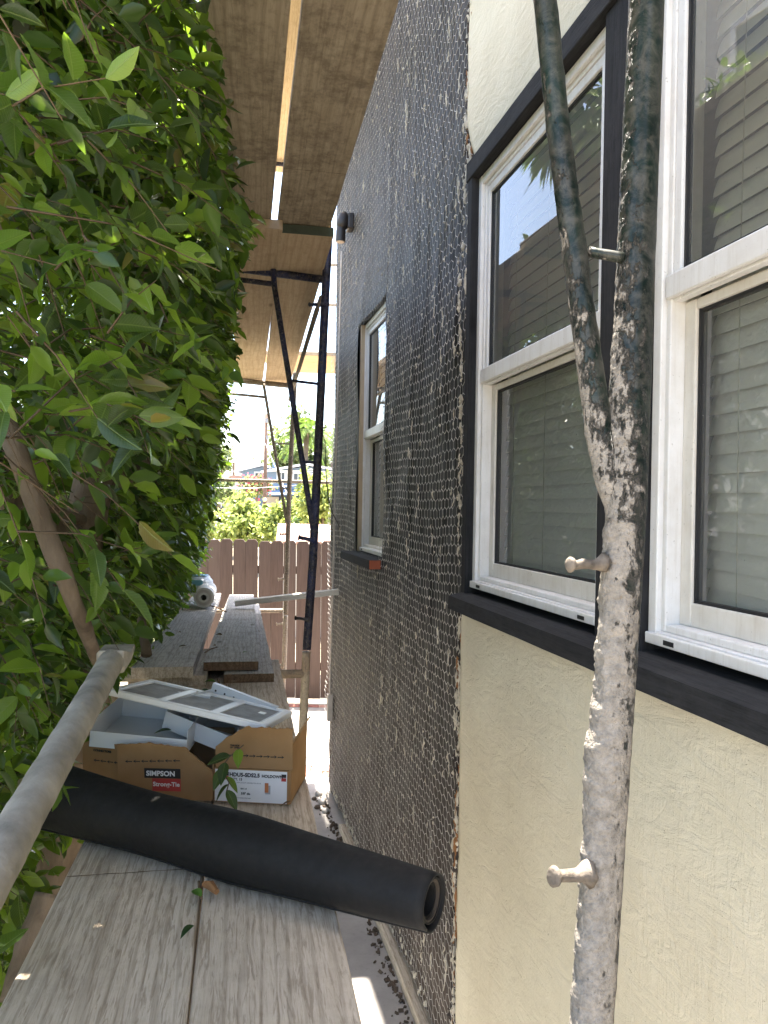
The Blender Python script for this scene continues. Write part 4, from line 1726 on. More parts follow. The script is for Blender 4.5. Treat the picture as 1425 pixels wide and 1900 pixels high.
ring_tube(.070, .055, 0, .5, 'felt', 'outer_turns')
ring_tube(.054, .038, -.004, .5, 'conduit', 'middle_turns')
ring_tube(.037, .020, .002, .5, 'felt', 'inner_turns')
c2 = P(372, 1086, 5.75)
bag = thing('wrap_bag', 'crumpled white and blue printed bag behind the white roll', 'bag', c2)
vs, fs = [], []
nu, nv = 18, 12
for i in range(nv + 1):
    th_ = math.pi * i / nv
    for k in range(nu):
        a = 2 * math.pi * k / nu
        p = Vector((math.cos(a) * math.sin(th_) * .085, math.sin(a) * math.sin(th_) * .14, math.cos(th_) * .075))
        p.x = math.copysign(abs(p.x / .085) ** .6 * .085, p.x)
        p.z = math.copysign(abs(p.z / .075) ** .6 * .075, p.z)
        p += Vector((1, 1, 1)) * .008 * noise.noise(p * 30)
        vs.append(p)
for i in range(nv):
    for k in range(nu):
        fs.append((i * nu + k, (i + 1) * nu + k, (i + 1) * nu + (k + 1) % nu, i * nu + (k + 1) % nu))
b = MB()
b.add(vs, fs)
b.build('bag_skin', 'bag', bag, smooth=True)
b = MB()
b.box((-.045, -.143, .012), (.05, -.138, .052))
b.box((-.05, -.06, .0755), (.05, .05, .079))
b.build('blue_print', 'blue', bag, bevel=.002)


# ================================================================== HEDGE
LEAF_ST = [(.0, 0, 0), (.22, .33, .02), (.5, .5, .035), (.78, .34, .02), (1.0, 0, -.05)]


def leaf_template(fine=False):
    """leaf along +x, width in y, midrib fold and tip curl in z; unit length, width ratio .42"""
    if fine:
        xs = [0, .06, .16, .30, .46, .62, .76, .88, .96, 1.0]
    else:
        xs = [0, .2, .5, .8, 1.0]
    V, Fq = [], []
    for x in xs:
        wd = .240 * (math.sin(math.pi * x ** .85) ** .85 if 0 < x < 1 else 0) * (1 - .18 * x) + (.004 if x in (0, 1.) else 0)
        zc = -.16 * x * x
        V += [(x, -wd, zc + wd * .38), (x, 0, zc), (x, wd, zc + wd * .38)]
    for i in range(len(xs) - 1):
        a = i * 3
        Fq += [(a, a + 3, a + 4, a + 1), (a + 1, a + 4, a + 5, a + 2)]
    return np.array(V), np.array(Fq)


LT_V, LT_F = leaf_template()
LF_V, LF_F = leaf_template(True)
LC_V = np.array([(0, 0, 0), (.5, -.21, .05), (1, 0, -.14), (.5, .21, .05)])
LC_F = np.array([(0, 1, 2, 3)])


def norm(a):
    return a / np.maximum(np.linalg.norm(a, axis=-1, keepdims=True), 1e-9)


def leaves_mesh(pos, dirs, nrm, size, T=(None, None), wid=1.0):
    TV, TF = T if T[0] is not None else (LT_V, LT_F)
    x = norm(dirs)
    z = norm(nrm - x * np.sum(nrm * x, 1, keepdims=True))
    y = np.cross(z, x)
    V = pos[:, None, :] + size[:, None, None] * (TV[None, :, 0:1] * x[:, None, :] + wid * TV[None, :, 1:2] * y[:, None, :] + TV[None, :, 2:3] * z[:, None, :])
    n, k = V.shape[:2]
    Fq = (np.arange(n)[:, None, None] * k + TF[None]).reshape(-1, 4)
    return V.reshape(-1, 3), Fq


NS, NM = np.array(SV), np.array(SM)
HEDGE_EDGE = [(-400, 372), (0, 376), (90, 398), (200, 418), (300, 436), (380, 462), (440, 470), (500, 446), (560, 440), (620, 432), (700, 424), (760, 412), (860, 404), (950, 390), (1000, 376), (1080, 366), (1110, 345), (1200, 272), (1260, 215), (1300, 190), (1360, 165), (1420, 120), (1520, 150), (1600, 120), (1700, 80), (1800, 35), (1900, 5), (2600, -60)]


def hedge_limit(py):
    ys = [q[0] for q in HEDGE_EDGE]
    xs = [q[1] for q in HEDGE_EDGE]
    return np.interp(py, ys, xs)


def np_proj(Pw):
    Rm = np.array(CAMR)
    q = (Pw - np.array([0, 0, CAMZ])) @ Rm
    dz = np.maximum(-q[:, 2], 1e-3)
    return CX + F * q[:, 0] / dz, CY - F * q[:, 1] / dz, -q[:, 2]


def bface(a, z):
    k = np.clip((z - 1.55) / 1.6, 0, 1)
    k = k * k * (3 - 2 * k)
    f = .40 - .34 * k * np.clip(1.15 - .07 * a, .3, 1) + .075 * np.sin(a * 3.1 + z * 2.0) * np.sin(z * 4.3 + a) + .05 * np.sin(a * 7.3 - z * 3.0 + 1) * np.sin(z * 8.1 - a * 2)
    return f + .5 * np.clip((z - 3.5) / .7, 0, 1) ** 2


def hedge():
    root = thing('ficus_hedge', 'tall dense ficus hedge with glossy green leaves along the scaffold', 'hedge', tuple(S(2.5, .9, 0)))
    L0 = np.array(root.location)
    twigV, twigF, tcount = [], [], 0
    lp, ld, ln, lsz, lkey = [], [], [], [], []        # lkey: deep leaves, drawn with fewer faces
    N = 30000
    a = rng.uniform(.42, 8.0, N)
    z = .45 + rng.random(N) * (3.7 - .32 * np.clip(a - 3.8, 0, 4))
    dep = np.abs(rng.normal(0, .17, N)) + rng.uniform(0, .10, N)
    far = rng.random(N) < .40
    dep[far] = rng.uniform(.30, .95, far.sum())
    cap = rng.random(N) < .18  # extra top leaves added to block sun spots on the deck
    a[cap] = rng.uniform(.5, 3.6, cap.sum())
    z[cap] = rng.uniform(3.25, 4.2, cap.sum())
    dep[cap] = rng.uniform(.05, .9, cap.sum())
    far |= cap & (dep > .3)
    b = bface(a, z) + dep
    base = NS[None] * a[:, None] + NM[None] * b[:, None] + np.array([0, 0, 1.]) * z[:, None]
    px, py, dz = np_proj(base)
    rag = np.array([noise.noise(Vector((q[0] * 2.6, q[1] * 2.6, q[2] * 2.6))) for q in base])
    rag2 = np.array([noise.noise(Vector((q[0] * 5.5 + 9, q[1] * 5.5, q[2] * 5.5))) for q in base])
    ok = (px < hedge_limit(py) - 10 - (26 - 50 * np.minimum(rag, 0) - 26 * np.minimum(rag2, 0)) / np.maximum(dz * .6, .5)) & (dz > .5)
    # foliage gathers in clumps with dark hollows between
    ok &= (rag + .8 * rag2 > -.26 + .30 * rng.random(N)) | (dep > .42)
    # open pocket where trunks and old wood show, less foliage low down
    pocket = (((px - 120) / 130) ** 2 + ((py - 930) / 75) ** 2 < 1) & (dz < 2.3) & (rng.random(N) < .80)
    ok &= ~pocket
    # keep clear of the galvanised tube
    tube = (np.abs((px - 0) + (py - 1620) * .51) < 70) & (py > 1180) & (dz < 1.35)
    ok &= ~tube
    base, a, z, far = base[ok], a[ok], z[ok], far[ok]
    n = len(base)
    outw = -NM[None] * rng.uniform(.1, 1.0, n)[:, None] + NS[None] * rng.uniform(-.9, .9, n)[:, None] + np.array([0, 0, 1.]) * rng.uniform(-.75, .55, n)[:, None]
    outw[far] = rng.normal(0, 1, (far.sum(), 3))
    tdir = norm(outw)
    tl = rng.uniform(.09, .22, n)
    for i in range(n):
        p0, d, L = base[i], tdir[i], tl[i]
        m = int(4 + L * 26)
        p1 = p0 + d * L
        side = np.cross(d, [0, 0, 1.])
        side /= max(np.linalg.norm(side), 1e-6)
        for k in range(m):
            f = .12 + .88 * k / (m - 1)
            bend = np.array([0, 0, -.10 * L * f * f * 3])
            q = p0 + d * L * f + bend
            sg = 1 if k % 2 else -1
            sp = rng.uniform(.5, 1.15)
            dv = d * rng.uniform(.35, .9) + side * sg * sp + np.array([0, 0, rng.uniform(-.95, .25)])
            if k == m - 1:
                dv = d + rng.normal(0, .15, 3)
            nv = np.array([0, 0, .85]) + rng.normal(0, .55, 3) - NM * rng.uniform(-.2, .9)
            lp.append(q)
            ld.append(dv)
            ln.append(nv)
            lsz.append((.036 + .050 * rng.random() ** 1.5) * (1.25 if far[i] else 1.0))
            lkey.append(far[i])
        ex, ey = proj(p1 + np.array([0, 0, -.3 * L]))
        if not far[i] and ex < hedge_limit(ey) - 4 and not (p1[2] > 1.4 and p1[2] < 1.8 and p1 @ NM < .36):
            s3 = np.cross(side, d)
            r = .0013
            o = len(twigV) * 1
            rings = []
            for f in (0, .5, 1.0):
                c = p0 + d * L * f + np.array([0, 0, -.3 * L * f * f])
                rr = r * (1.3 - .8 * f)
                for k in range(3):
                    an = 2.094 * k
                    twigV.append(c + (side * math.cos(an) + s3 * math.sin(an)) * rr)
            for j in range(2):
                for k in range(3):
                    twigF.append((o + j * 3 + k, o + j * 3 + (k + 1) % 3, o + j * 3 + 3 + (k + 1) % 3, o + j * 3 + 3 + k))
    lp, ld, ln, lsz, lkey = np.array(lp), np.array(ld), np.array(ln), np.array(lsz), np.array(lkey)
    near = np_proj(lp)[2]
    lsz = lsz * np.clip(.62 + .38 * (near - .5) / 1.0, .66, 1.0)
    ld = norm(ld)
    tips = lp + ld * lsz[:, None]
    px, py, dz = np_proj(tips)
    bx, by, _ = np_proj(lp)
    slack = rng.exponential(9, len(px))
    keep = (px < hedge_limit(py) + 2 + slack + 6 / np.maximum(dz, .4)) & (dz > .42) & (bx < hedge_limit(by) + slack)
    mx, my = (px + bx) / 2, (py + by) / 2
    cov = (np.abs((mx - 0) + (my - 1620) * .51) < 62) & (my > 1190) & (dz < 1.35)
    keep &= ~(cov & (rng.random(len(dz)) < .96))
    lx = -10 + (my - 740) * 138 / 355                      # the bare stick at the left
    keep &= ~((np.abs(mx - lx) < 42) & (my > 760) & (my < 1100) & (dz < 1.26) & (rng.random(len(dz)) < .93))
    keep &= ~((((mx - 130) / 95) ** 2 + ((my - 930) / 60) ** 2 < 1) & (dz < 2.2) & (rng.random(len(dz)) < .75))
    # nothing over the planks or the roll
    q = tips @ NM
    keep &= ~((tips[:, 2] > 1.50) & (tips[:, 2] < 1.75) & (q < .30))
    lp, ld, ln, lsz, dz, px, py, lkey = lp[keep], ld[keep], ln[keep], lsz[keep], dz[keep], px[keep], py[keep], lkey[keep]
    # the 290 largest leaves in view become parts of their own
    inview = (px > -40) & (px < 1425) & (py > -40) & (py < 1940) & (dz > .45)
    score = np.where(inview & ~lkey, lsz / dz, 0)
    order = np.argsort(-score)
    big, rest = order[:290], order[290:]
    deep = rest[lkey[rest]]
    rest = rest[~lkey[rest]]
    V, Fq = leaves_mesh(lp[deep] - L0, ld[deep], ln[deep], lsz[deep], (LC_V, LC_F))
    o = obj('inner_foliage', npmesh('inner_foliage', V, Fq), 'leaf', root, smooth=True)
    o['kind'] = 'stuff'
    V, Fq = leaves_mesh(lp[rest] - L0, ld[rest], ln[rest], lsz[rest])
    o = obj('foliage', npmesh('foliage', V, Fq), 'leaf', root, smooth=True)
    o['kind'] = 'stuff'
    o = obj('twigs', npmesh('twigs', np.array(twigV) - L0, np.array(twigF)), 'bark_dark', root)
    o['kind'] = 'stuff'
    vars_ = []
    for k in range(4):
        V = LF_V.copy()
        V[:, 1] *= (1.0, .88, 1.12, .95)[k]
        V[:, 2] += (0, -.10, .05, .02)[k] * V[:, 0] ** 2
        V[:, 2] += .012 * np.sin(V[:, 0] * 14 + k) * np.abs(V[:, 1]) * 6
        me = npmesh('leaf', V, LF_F)
        me.materials.append(MT['leaf_near'])
        me.polygons.foreach_set('use_smooth', [True] * len(me.polygons))
        vars_.append(me)
    for j, i in enumerate(big):
        x = norm(ld[i][None])[0]
        zv = ln[i] - x * np.dot(ln[i], x)
        zv /= np.linalg.norm(zv)
        y = np.cross(zv, x)
        s = lsz[i]
        o = bpy.data.objects.new('leaf', vars_[j % 4])
        COL.objects.link(o)
        o.parent = root
        p = lp[i] - L0
        o.matrix_local = Matrix(((x[0] * s, y[0] * s, zv[0] * s, p[0]), (x[1] * s, y[1] * s, zv[1] * s, p[1]), (x[2] * s, y[2] * s, zv[2] * s, p[2]), (0, 0, 0, 1)))
    print('hedge leaves', len(lp))

    def limb(name, pts, rad, mat='bark', n=12):
        q = [Vector(p) - root.location for p in pts]
        # smooth subdivision
        P2, R2 = [], []
        for i in range(len(q) - 1):
            for k in range(6):
                f = k / 6
                pa, pb = q[max(i - 1, 0)], q[min(i + 2, len(q) - 1)]
                m0, m1 = (q[i + 1] - pa) / 2, (pb - q[i]) / 2
                h = (2 * f ** 3 - 3 * f ** 2 + 1) * q[i] + (f ** 3 - 2 * f ** 2 + f) * m0 + (-2 * f ** 3 + 3 * f ** 2) * q[i + 1] + (f ** 3 - f ** 2) * m1
                P2.append(h)
                R2.append(rad[i] + (rad[i + 1] - rad[i]) * f)
        P2.append(q[-1])
        R2.append(rad[-1])
        b = MB()
        b.tube(P2, R2, n, True, .16, 26)
        return b.build(name, mat, root, smooth=True)
    g = P(150, 1100, 2.3)
    g2 = Vector((g.x - .1, g.y, 0))
    limb('trunk', [g2, P(140, 1120, 2.3), P(160, 960, 2.25), P(190, 850, 2.25), P(225, 760, 2.3), P(250, 620, 2.4), P(270, 400, 2.6)], [.075, .065, .058, .055, .045, .032, .02])
    limb('branch', [P(150, 1010, 2.25), P(90, 985, 2.1), P(30, 935, 2.0), P(-30, 830, 1.95)], [.05, .045, .042, .04])
    limb('branch', [P(200, 900, 2.25), P(255, 870, 2.4), P(300, 800, 2.7)], [.03, .022, .012])
    limb('branch', [P(-10, 740, 1.22), P(35, 850, 1.2), P(85, 985, 1.2), P(128, 1095, 1.22), P(165, 1185, 1.3), P(190, 1250, 1.42)], [.0175, .0165, .0155, .0135, .012, .008])
    limb('branch', [P(60, 930, 1.7), P(110, 950, 1.9), P(150, 965, 2.1)], [.006, .012, .016])
    limb('branch', [P(262, 1150, 2.6), P(268, 1180, 2.5), P(272, 1215, 2.45)], [.014, .016, .018])
    limb('branch', [P(95, 1660, 1.5), P(60, 1760, 1.45), P(35, 1860, 1.4)], [.03, .032, .035])
    for a in (4.2, 5.6, 7.0):
        p = S(a, .95, 0)
        limb('trunk', [p, S(a, .9, 1.2), S(a + .1, .85, 2.0), S(a + .05, .8, 2.7)], [.07, .06, .045, .02])


hedge()

# small sprigs of the hedge reaching over the deck
def sprig(label, pts, sizes, n_leaf, mat='leaf_near', stem_r=.0014):
    root = thing('leafy_sprig', label, 'sprig', pts[0], 0, None)
    q = [Vector(p) - root.location for p in pts]
    b = MB()
    b.tube(q, stem_r, 5)
    b.build('stem', 'bark_dark', root)
    for k in range(n_leaf):
        f = (k + .6) / n_leaf * (len(q) - 1)
        i = min(int(f), len(q) - 2)
        p = q[i].lerp(q[i + 1], f - i)
        d = (q[i + 1] - q[i]).normalized()
        sd = d.cross(UPZ).normalized() * (1 if k % 2 else -1)
        dv = (d * .6 + sd * random.uniform(.5, 1.0) + UPZ * random.uniform(-.7, .1)).normalized()
        nv = (UPZ * .7 - SV * random.uniform(.1, .8) + Vector((random.uniform(-.3, .3),) * 3)).normalized()
        zv = (nv - dv * nv.dot(dv)).normalized()
        y = zv.cross(dv)
        s = random.uniform(*sizes)
        me = npmesh('leaf', LF_V, LF_F)
        me.materials.append(MT[mat])
        me.polygons.foreach_set('use_smooth', [True] * len(me.polygons))
        o = bpy.data.objects.new('leaf', me)
        COL.objects.link(o)
        o.parent = root
        M = Matrix((dv * s, y * s, zv * s)).transposed().to_4x4()
        M.translation = p
        o.matrix_local = M
    return root


sprig('small green sprig hanging in front of the white box label', [P(452, 1382, 1.68), P(425, 1405, 1.66), P(410, 1425, 1.65), P(425, 1452, 1.63), P(420, 1470, 1.62)], (.040, .062), 7)
sprig('single hedge shoot standing out against the white sky', [P(398, 830, 6.4), P(415, 812, 6.4), P(424, 790, 6.4), P(430, 770, 6.4)], (.07, .10), 6)
sprig('lower hedge shoot standing out beside the utility pole', [P(392, 880, 6.5), P(410, 868, 6.5), P(424, 850, 6.5)], (.06, .09), 5)


# fallen leaves, twigs and chips: flat litter lying on the planks
def litter():
    D_, G_ = 'leaf_dry', 'leaf_fallen'
    spots = [(290, 1180, ZD + .04, D_, 'dry curled leaf on the left stacked plank, nearest the hedge'), (330, 1175, ZD + .04, D_, 'dry brown leaf in the middle of the left stacked plank'),
             (345, 1200, ZD + .04, D_, 'dry brown leaf near the ragged end of the left stacked plank'), (450, 1213, ZD + .045, G_, 'dark leaf lying at the right rim of the stacked planks'),
             (400, 1200, ZD + .045, D_, 'dry leaf near the twig on the upper stacked plank'), (412, 1180, ZD + .04, D_, 'dry leaf halfway along the upper stacked plank'),
             (497, 1256, ZD - .02, G_, 'green leaf beside the brown sawn plank end'), (400, 1268, ZD - .02, G_, 'pale green leaf on the deck before the stacked planks'),
             (438, 1266, ZD - .02, D_, 'brown leaf on the deck before the stacked planks'), (315, 1222, ZD + .03, D_, 'brown leaf on the ragged end of the left stacked plank'),
             (388, 1283, 1.665, G_, 'green leaf on the back rim of the grille'), (315, 1286, 1.70, G_, 'dark green leaf on the left field of the grille'),
             (283, 1270, 1.70, D_, 'curled brown leaf on the back left rim of the grille'), (372, 1300, 1.66, D_, 'small brown leaf on the middle field of the grille'),
             (465, 1310, 1.645, D_, 'small brown leaf at the back of the right grille field'), (475, 1332, 1.635, D_, 'tan leaf at the front of the right grille field'),
             (360, 1722, ZD + .003, G_, 'tiny green leaf on the near planks beside the gap'), (374, 1668, ZD + .003, G_, 'tiny dark leaf by the wood chip on the near planks'),
             (540, 1490, ZD + .003, D_, 'dry leaf on the planks right of the label box'), (318, 1358, 1.66, G_, 'dark green leaf lying in the white metal duct'),
             (768, 1868, .004, G_, 'green leaf on the concrete at the bottom near the sun patch'), (752, 1740, .10, G_, 'long green leaf at the foot of the netting below the black roll'),
             (640, 1510, .02, G_, 'green leaf at the foot of the far wall'), (700, 1690, .004, D_, 'dry leaf on the shaded concrete below the roll')]
    for i, (x, y, z, mt, lab) in enumerate(spots):
        p = ONZ(x, y, z)
        me = npmesh('fallen_leaf', LF_V * np.array([1, 1, 1.6]), LF_F)
        o = obj('fallen_leaf', me, mt, None, True)
        s = random.uniform(.022, .045)
        if z < .2:
            s = .06
        o.scale = (s, s, s)
        o.location = p + Vector((0, 0, .004))
        o.rotation_euler = (random.uniform(-.5, .5), random.uniform(-.3, .2), random.uniform(0, 6.28))
        tag(o, lab, 'leaf', 'fallen leaves')
    # wood chips on the near planks
    b = MB()
    p = ONZ(377, 1655, ZD)
    for nm, lab, pts, r in (('wood_chip', 'thick curled wood chip on the near planks beside the gap', [(378, 1648), (390, 1652), (402, 1664)], .008),
                            ('wood_chip', 'small bark shard standing by the gap between the near planks', [(369, 1640), (371, 1660), (374, 1672)], .004)):
        q = [ONZ(*t, ZD) + Vector((0, 0, r)) for t in pts]
        m_ = MB()
        m_.tube(q, [r * .6, r, r * .5], 7, True, .5, 70)
        tag(m_.build(nm, 'wet_wood' if r < .005 else 'splinter', origin=q[1]), lab, 'wood chip')
    for k, (lab, pts, z, r) in enumerate((('thin dark stick lying across the far planks near the white roll', [(388, 1125), (405, 1130), (420, 1137)], ZD - .06, .006),
                                          ('thin dry twig lying beside the gap of the stacked planks', [(380, 1212), (392, 1205), (403, 1202)], ZD + .045, .0028),
                                          ('brown dry stem lying by the sawn plank ends', [(405, 1262), (407, 1275), (409, 1284)], ZD - .015, .005),
                                          ('bent brown twig lying on the right field of the grille', [(494, 1322), (498, 1318), (504, 1328)], 1.645, .003))):
        q = [ONZ(*t, z) + Vector((0, 0, r)) for t in pts]
        m_ = MB()
        m_.tube(q, [r, r, r * .7], 6, True, .3, 60)
        tag(m_.build('twig', 'wet_wood', origin=q[1]), lab, 'twig')
    # soil and chips along the foot of the wall
    b = MB()
    for i in range(330):
        s = random.uniform(2.6, 6.05)
        t = .055 + abs(random.gauss(0, .028))
        r = random.uniform(.003, .014)
        p = WO + WU * s + WN * t
        M = Matrix.Translation((p.x, p.y, r * .4)) @ Euler((random.uniform(0, 3), random.uniform(0, 3), random.uniform(0, 3))).to_matrix().to_4x4()
        b.box((-r, -r * .7, -r * .4), (r, r * .7, r * .4), M)
    o = b.build('soil_chips', 'dirt')
    tag(o, 'strip of soil and wood chips along the foot of the wall', 'debris', kind='stuff')
    # pebble pile at the far corner
    for i in range(5):
        p = WO + WU * (6.08 - i * .085) + WN * (.09 + .05 * (i % 2))
        m_ = MB()
        r = random.uniform(.018, .036)
        m_.tube([(p.x, p.y, r * 1.1), (p.x, p.y, r * .9), (p.x, p.y, r * .3), (p.x, p.y, 0)], [r * .3, r * .8, r, r * .7], 9, True, .3, 20)
        o = m_.build('stone', 'dirt' if i % 2 else 'concrete', origin=(p.x, p.y, 0), smooth=True)
        tag(o, ('grey stone right at the far wall corner', 'dark clod second from the far wall corner', 'grey stone third from the far wall corner', 'dark clod fourth from the far wall corner', 'grey stone nearest the camera of those at the far wall foot')[i], 'stone', 'stones at the far wall corner')


litter()


# ================================================================== BEYOND THE FENCE
def clump(name, label, cat, c, rad, n, size, mat, trunk=None, group=None, seed=1, shape=1.0, flowers=None):
    """a bush or tree: leaf faces gathered in uneven clumps through the crown's volume"""
    r = np.random.default_rng(seed)
    root = thing(name, label, cat, (c[0], c[1], trunk[2] if trunk else c[2] - rad[2]), 0, group)
    L0 = np.array(root.location)
    rad = np.array(rad)
    K = 26
    cc = norm(r.normal(0, 1, (K, 3))) * r.uniform(.25, .95, (K, 1)) ** .6
    k = r.integers(0, K, n)
    sp = r.uniform(.16, .36, K)[k][:, None]
    pos = cc[k] + r.normal(0, 1, (n, 3)) * sp * .6
    pos[:, 2] = np.maximum(pos[:, 2], -1.0)
    pos = np.array(c) + pos * rad
    d = norm(r.normal(0, 1, (n, 3)) + np.array([0, 0, -.3]))
    nv = r.normal(0, .6, (n, 3)) + np.array([0, 0, 1.])
    V, Fq = leaves_mesh(pos - L0, d, nv, size * r.uniform(.6, 1.4, n), wid=1.5)
    o = obj('crown', npmesh('crown', V, Fq), mat, root, smooth=True)
    if flowers:
        m = n // 3
        sel = r.integers(0, n, m)
        V, Fq = leaves_mesh(pos[sel] - L0 + r.normal(0, .1, (m, 3)), d[sel], nv[sel], size * r.uniform(.6, 1.2, m), wid=1.6)
        obj('blossom', npmesh('blossom', V, Fq), flowers, root)
    b = MB()
    h0 = root.location.z
    b.tube([(0, 0, -.1), (.03, 0, (c[2] - h0) * .5), (0, .05, c[2] - h0)], [max(.05, rad[0] * .07), max(.04, rad[0] * .05), .02], 8)
    b.build('trunk', 'bark', root)
    for q in range(5):
        e = cc[q] * rad * .8
        b = MB()
        b.tube([(0, 0, (c[2] - h0) * .6), (e[0] * .5, e[1] * .5, c[2] - h0 + e[2] * .3), (e[0], e[1], c[2] - h0 + e[2])], [max(.03, rad[0] * .035), max(.02, rad[0] * .022), .01], 6)
        b.build('limb', 'bark', root)
    return root


def zg(y):
    return -.02 + 1.55 * max(0, min(1, (y - 16) / 42)) ** 1.1


def at(px, py, d, dx=0, dz=0):
    p = P(px, py, d)
    return (p.x + dx, p.y, p.z + dz)


clump('yellow_bush', 'big yellow green bush just beyond the fence, left of the red brown pole foot', 'bush', at(468, 975, 24), (1.0, 1.0, .80), 4200, .16, 'leaf_bush', (0, 0, zg(24)), 'bushes beyond the fence', 3)
clump('yellow_bush', 'yellow green bush between the pole and the tan frame', 'bush', at(530, 972, 23), (.85, .8, .62), 3400, .15, 'leaf_bush', (0, 0, zg(23)), 'bushes beyond the fence', 4)
clump('autumn_bush', 'orange tinged tall bush behind the yellow bush', 'bush', at(455, 946, 28), (.75, .7, .62), 2200, .14, 'leaf_bush', (0, 0, zg(28)), 'bushes beyond the fence', 5)
clump('bright_bush', 'bright green bush beside the house corner, right of the navy pole', 'bush', at(598, 930, 20), (.65, .8, .72), 3400, .13, 'leaf_bush', (0, 0, zg(20)), 'bushes beyond the fence', 6)
clump('dark_bush', 'dark green bush low behind the navy pole', 'bush', at(588, 962, 21), (.5, .6, .5), 2200, .12, 'leaf_dark', (0, 0, zg(21)), 'bushes beyond the fence', 7)
clump('flowering_bush', 'red and white flowering bush under the blue house window', 'bush', at(476, 902, 46), (.95, .9, .62), 1200, .18, 'leaf_tree', (0, 0, zg(46)), None, 8, flowers='flower')
clump('street_tree', 'grey green tree shading the carport at the left', 'tree', at(405, 908, 50), (1.3, 1.3, .9), 2600, .2, 'leaf_tree', (0, 0, zg(50)), 'trees across the street', 9)
clump('street_tree', 'tall pale olive tree rising behind the blue house', 'tree', at(560, 835, 78), (4.2, 3.5, 3.6), 5200, .42, 'leaf_tree', (0, 0, zg(78)), 'trees across the street', 10)
clump('street_tree', 'small pale tree on the skyline at the left', 'tree', at(410, 855, 90), (1.6, 1.5, 1.8), 1300, .3, 'leaf_tree', (0, 0, zg(90)), 'trees across the street', 11)
clump('drive_shrub', 'thin yellow shrub edging the white driveway', 'bush', at(386, 972, 18), (.16, .3, .5), 1100, .08, 'leaf_bush', (0, 0, zg(18)), None, 12)


def palm(label, base, h, crown, n, fan, size, skirt=False, seed=1):
    r = np.random.default_rng(seed)
    root = thing('palm_tree', label, 'palm', base, 0, 'palm trees')
    b = MB()
    b.tube([(0, 0, -.2), (.05, 0, h * .4), (.1, .05, h * .8), (.1, .05, h)], [.28, .22, .2, .24], 14, True, .12, 6)
    b.build('trunk', 'bark', root, smooth=True)
    top_ = np.array([.1, .05, h])
    pos, dr, nv, sz = [], [], [], []
    for i in range(n):
        az = i * 2.399 + r.uniform(-.2, .2)
        el = r.uniform(-.55, 1.25)
        d = np.array([math.cos(az) * math.cos(el), math.sin(az) * math.cos(el), math.sin(el)])
        L = crown * r.uniform(.8, 1.1)
        side = np.cross(d, [0, 0, 1.])
        side /= np.linalg.norm(side) + 1e-9
        pts = []
        for k in range(9):
            f = k / 8
            pts.append(top_ + d * L * f + np.array([0, 0, -L * .55 * f * f]))
        bb = MB()
        bb.tube([tuple(q) for q in pts], [.03, .028, .026, .024, .02, .016, .012, .008, .004], 4)
        fr = bb.build('frond', 'leaf_palm', root)
        P_, D_, N_, Z_ = [], [], [], []
        if fan:
            for k in range(22):
                an = -1.9 + 3.8 * k / 21
                dd = norm((pts[5] - pts[4])[None])[0] * math.cos(an) + side * math.sin(an) + np.array([0, 0, -.45 * abs(an) / 1.9])
                P_.append(pts[4]); D_.append(dd); N_.append(np.array([0, 0, 1.]) + .2 * r.normal(0, 1, 3)); Z_.append(L * r.uniform(.5, .7))
        else:
            for k in range(26):
                f = .15 + .85 * k / 25
                q = top_ + d * L * f + np.array([0, 0, -L * .55 * f * f])
                for sg in (-1, 1):
                    dd = d * .55 + side * sg + np.array([0, 0, -.35 - .5 * f])
                    P_.append(q); D_.append(dd); N_.append(np.array([0, 0, 1.]) + .2 * r.normal(0, 1, 3)); Z_.append(size * (1 - .6 * abs(f - .45)))
        V, Fq = leaves_mesh(np.array(P_), np.array(D_), np.array(N_), np.array(Z_), wid=.16 if fan else .2)
        o = obj('leaflets', npmesh('leaflets', V, Fq), 'leaf_palm', fr)
        o['kind'] = 'stuff'
    if skirt:
        m = 500
        az = r.uniform(0, 6.28, m)
        zz = h - r.uniform(.2, 2.4, m)
        pos = np.stack([.1 + .22 * np.cos(az), .05 + .22 * np.sin(az), zz], 1)
        d = np.stack([np.cos(az) * .45, np.sin(az) * .45, -np.ones(m)], 1)
        V, Fq = leaves_mesh(pos, d, np.stack([np.cos(az), np.sin(az), .3 * np.ones(m)], 1), r.uniform(.4, .9, m), wid=.2)
        o = obj('dead_skirt', npmesh('dead_skirt', V, Fq), 'leaf_dry', root)
        o['kind'] = 'stuff'


pb = at(566, 800, 62)
palm('feathery palm standing far behind the blue house', (pb[0], pb[1], zg(62)), pb[2] - zg(62), 2.9, 26, False, .75, seed=2)
palm('fan palm behind the hedge, mirrored in the big window', (-7.3, 11.4, 0), 9.3, 1.5, 30, True, 1.0, True, seed=3)

# utility pole with its wires
up0 = P(490, 1000, 30)
upole = thing('utility_pole', 'red brown timber utility pole beyond the fence', 'pole', (up0.x, up0.y, zg(30)))
hp = P(491, 768, 30).z - zg(30)
b = MB()
b.tube([(0, 0, -.3), (0, 0, hp * .5), (.01, 0, hp)], [.082, .074, .066], 12)
b.build('pole_shaft', 'pole_wood', upole, smooth=True)
b = MB()
b.box((-.02, -.12, hp - .35), (.10, -.05, hp - .18))
b.box((.03, -.12, hp - 1.0), (.12, -.05, hp - .85))
b.build('bracket', 'shingle', upole)
for (lab, A, B) in (('guy wire slanting down right from the utility pole', P(491, 820, 30), P(565, 985, 26)), ('thin service wire rising from the blue house to the pole', P(458, 868, 58), P(490, 800, 30)), ('low cable sagging across in front of the blue house', P(385, 905, 27), P(560, 900, 27))):
    b = MB()
    mid_ = (A + B) / 2 - Vector((0, 0, .06))
    b.tube([A, mid_, B], .011, 5)
    tag(b.build('service_wire', 'white_paint', origin=A), lab, 'wire')
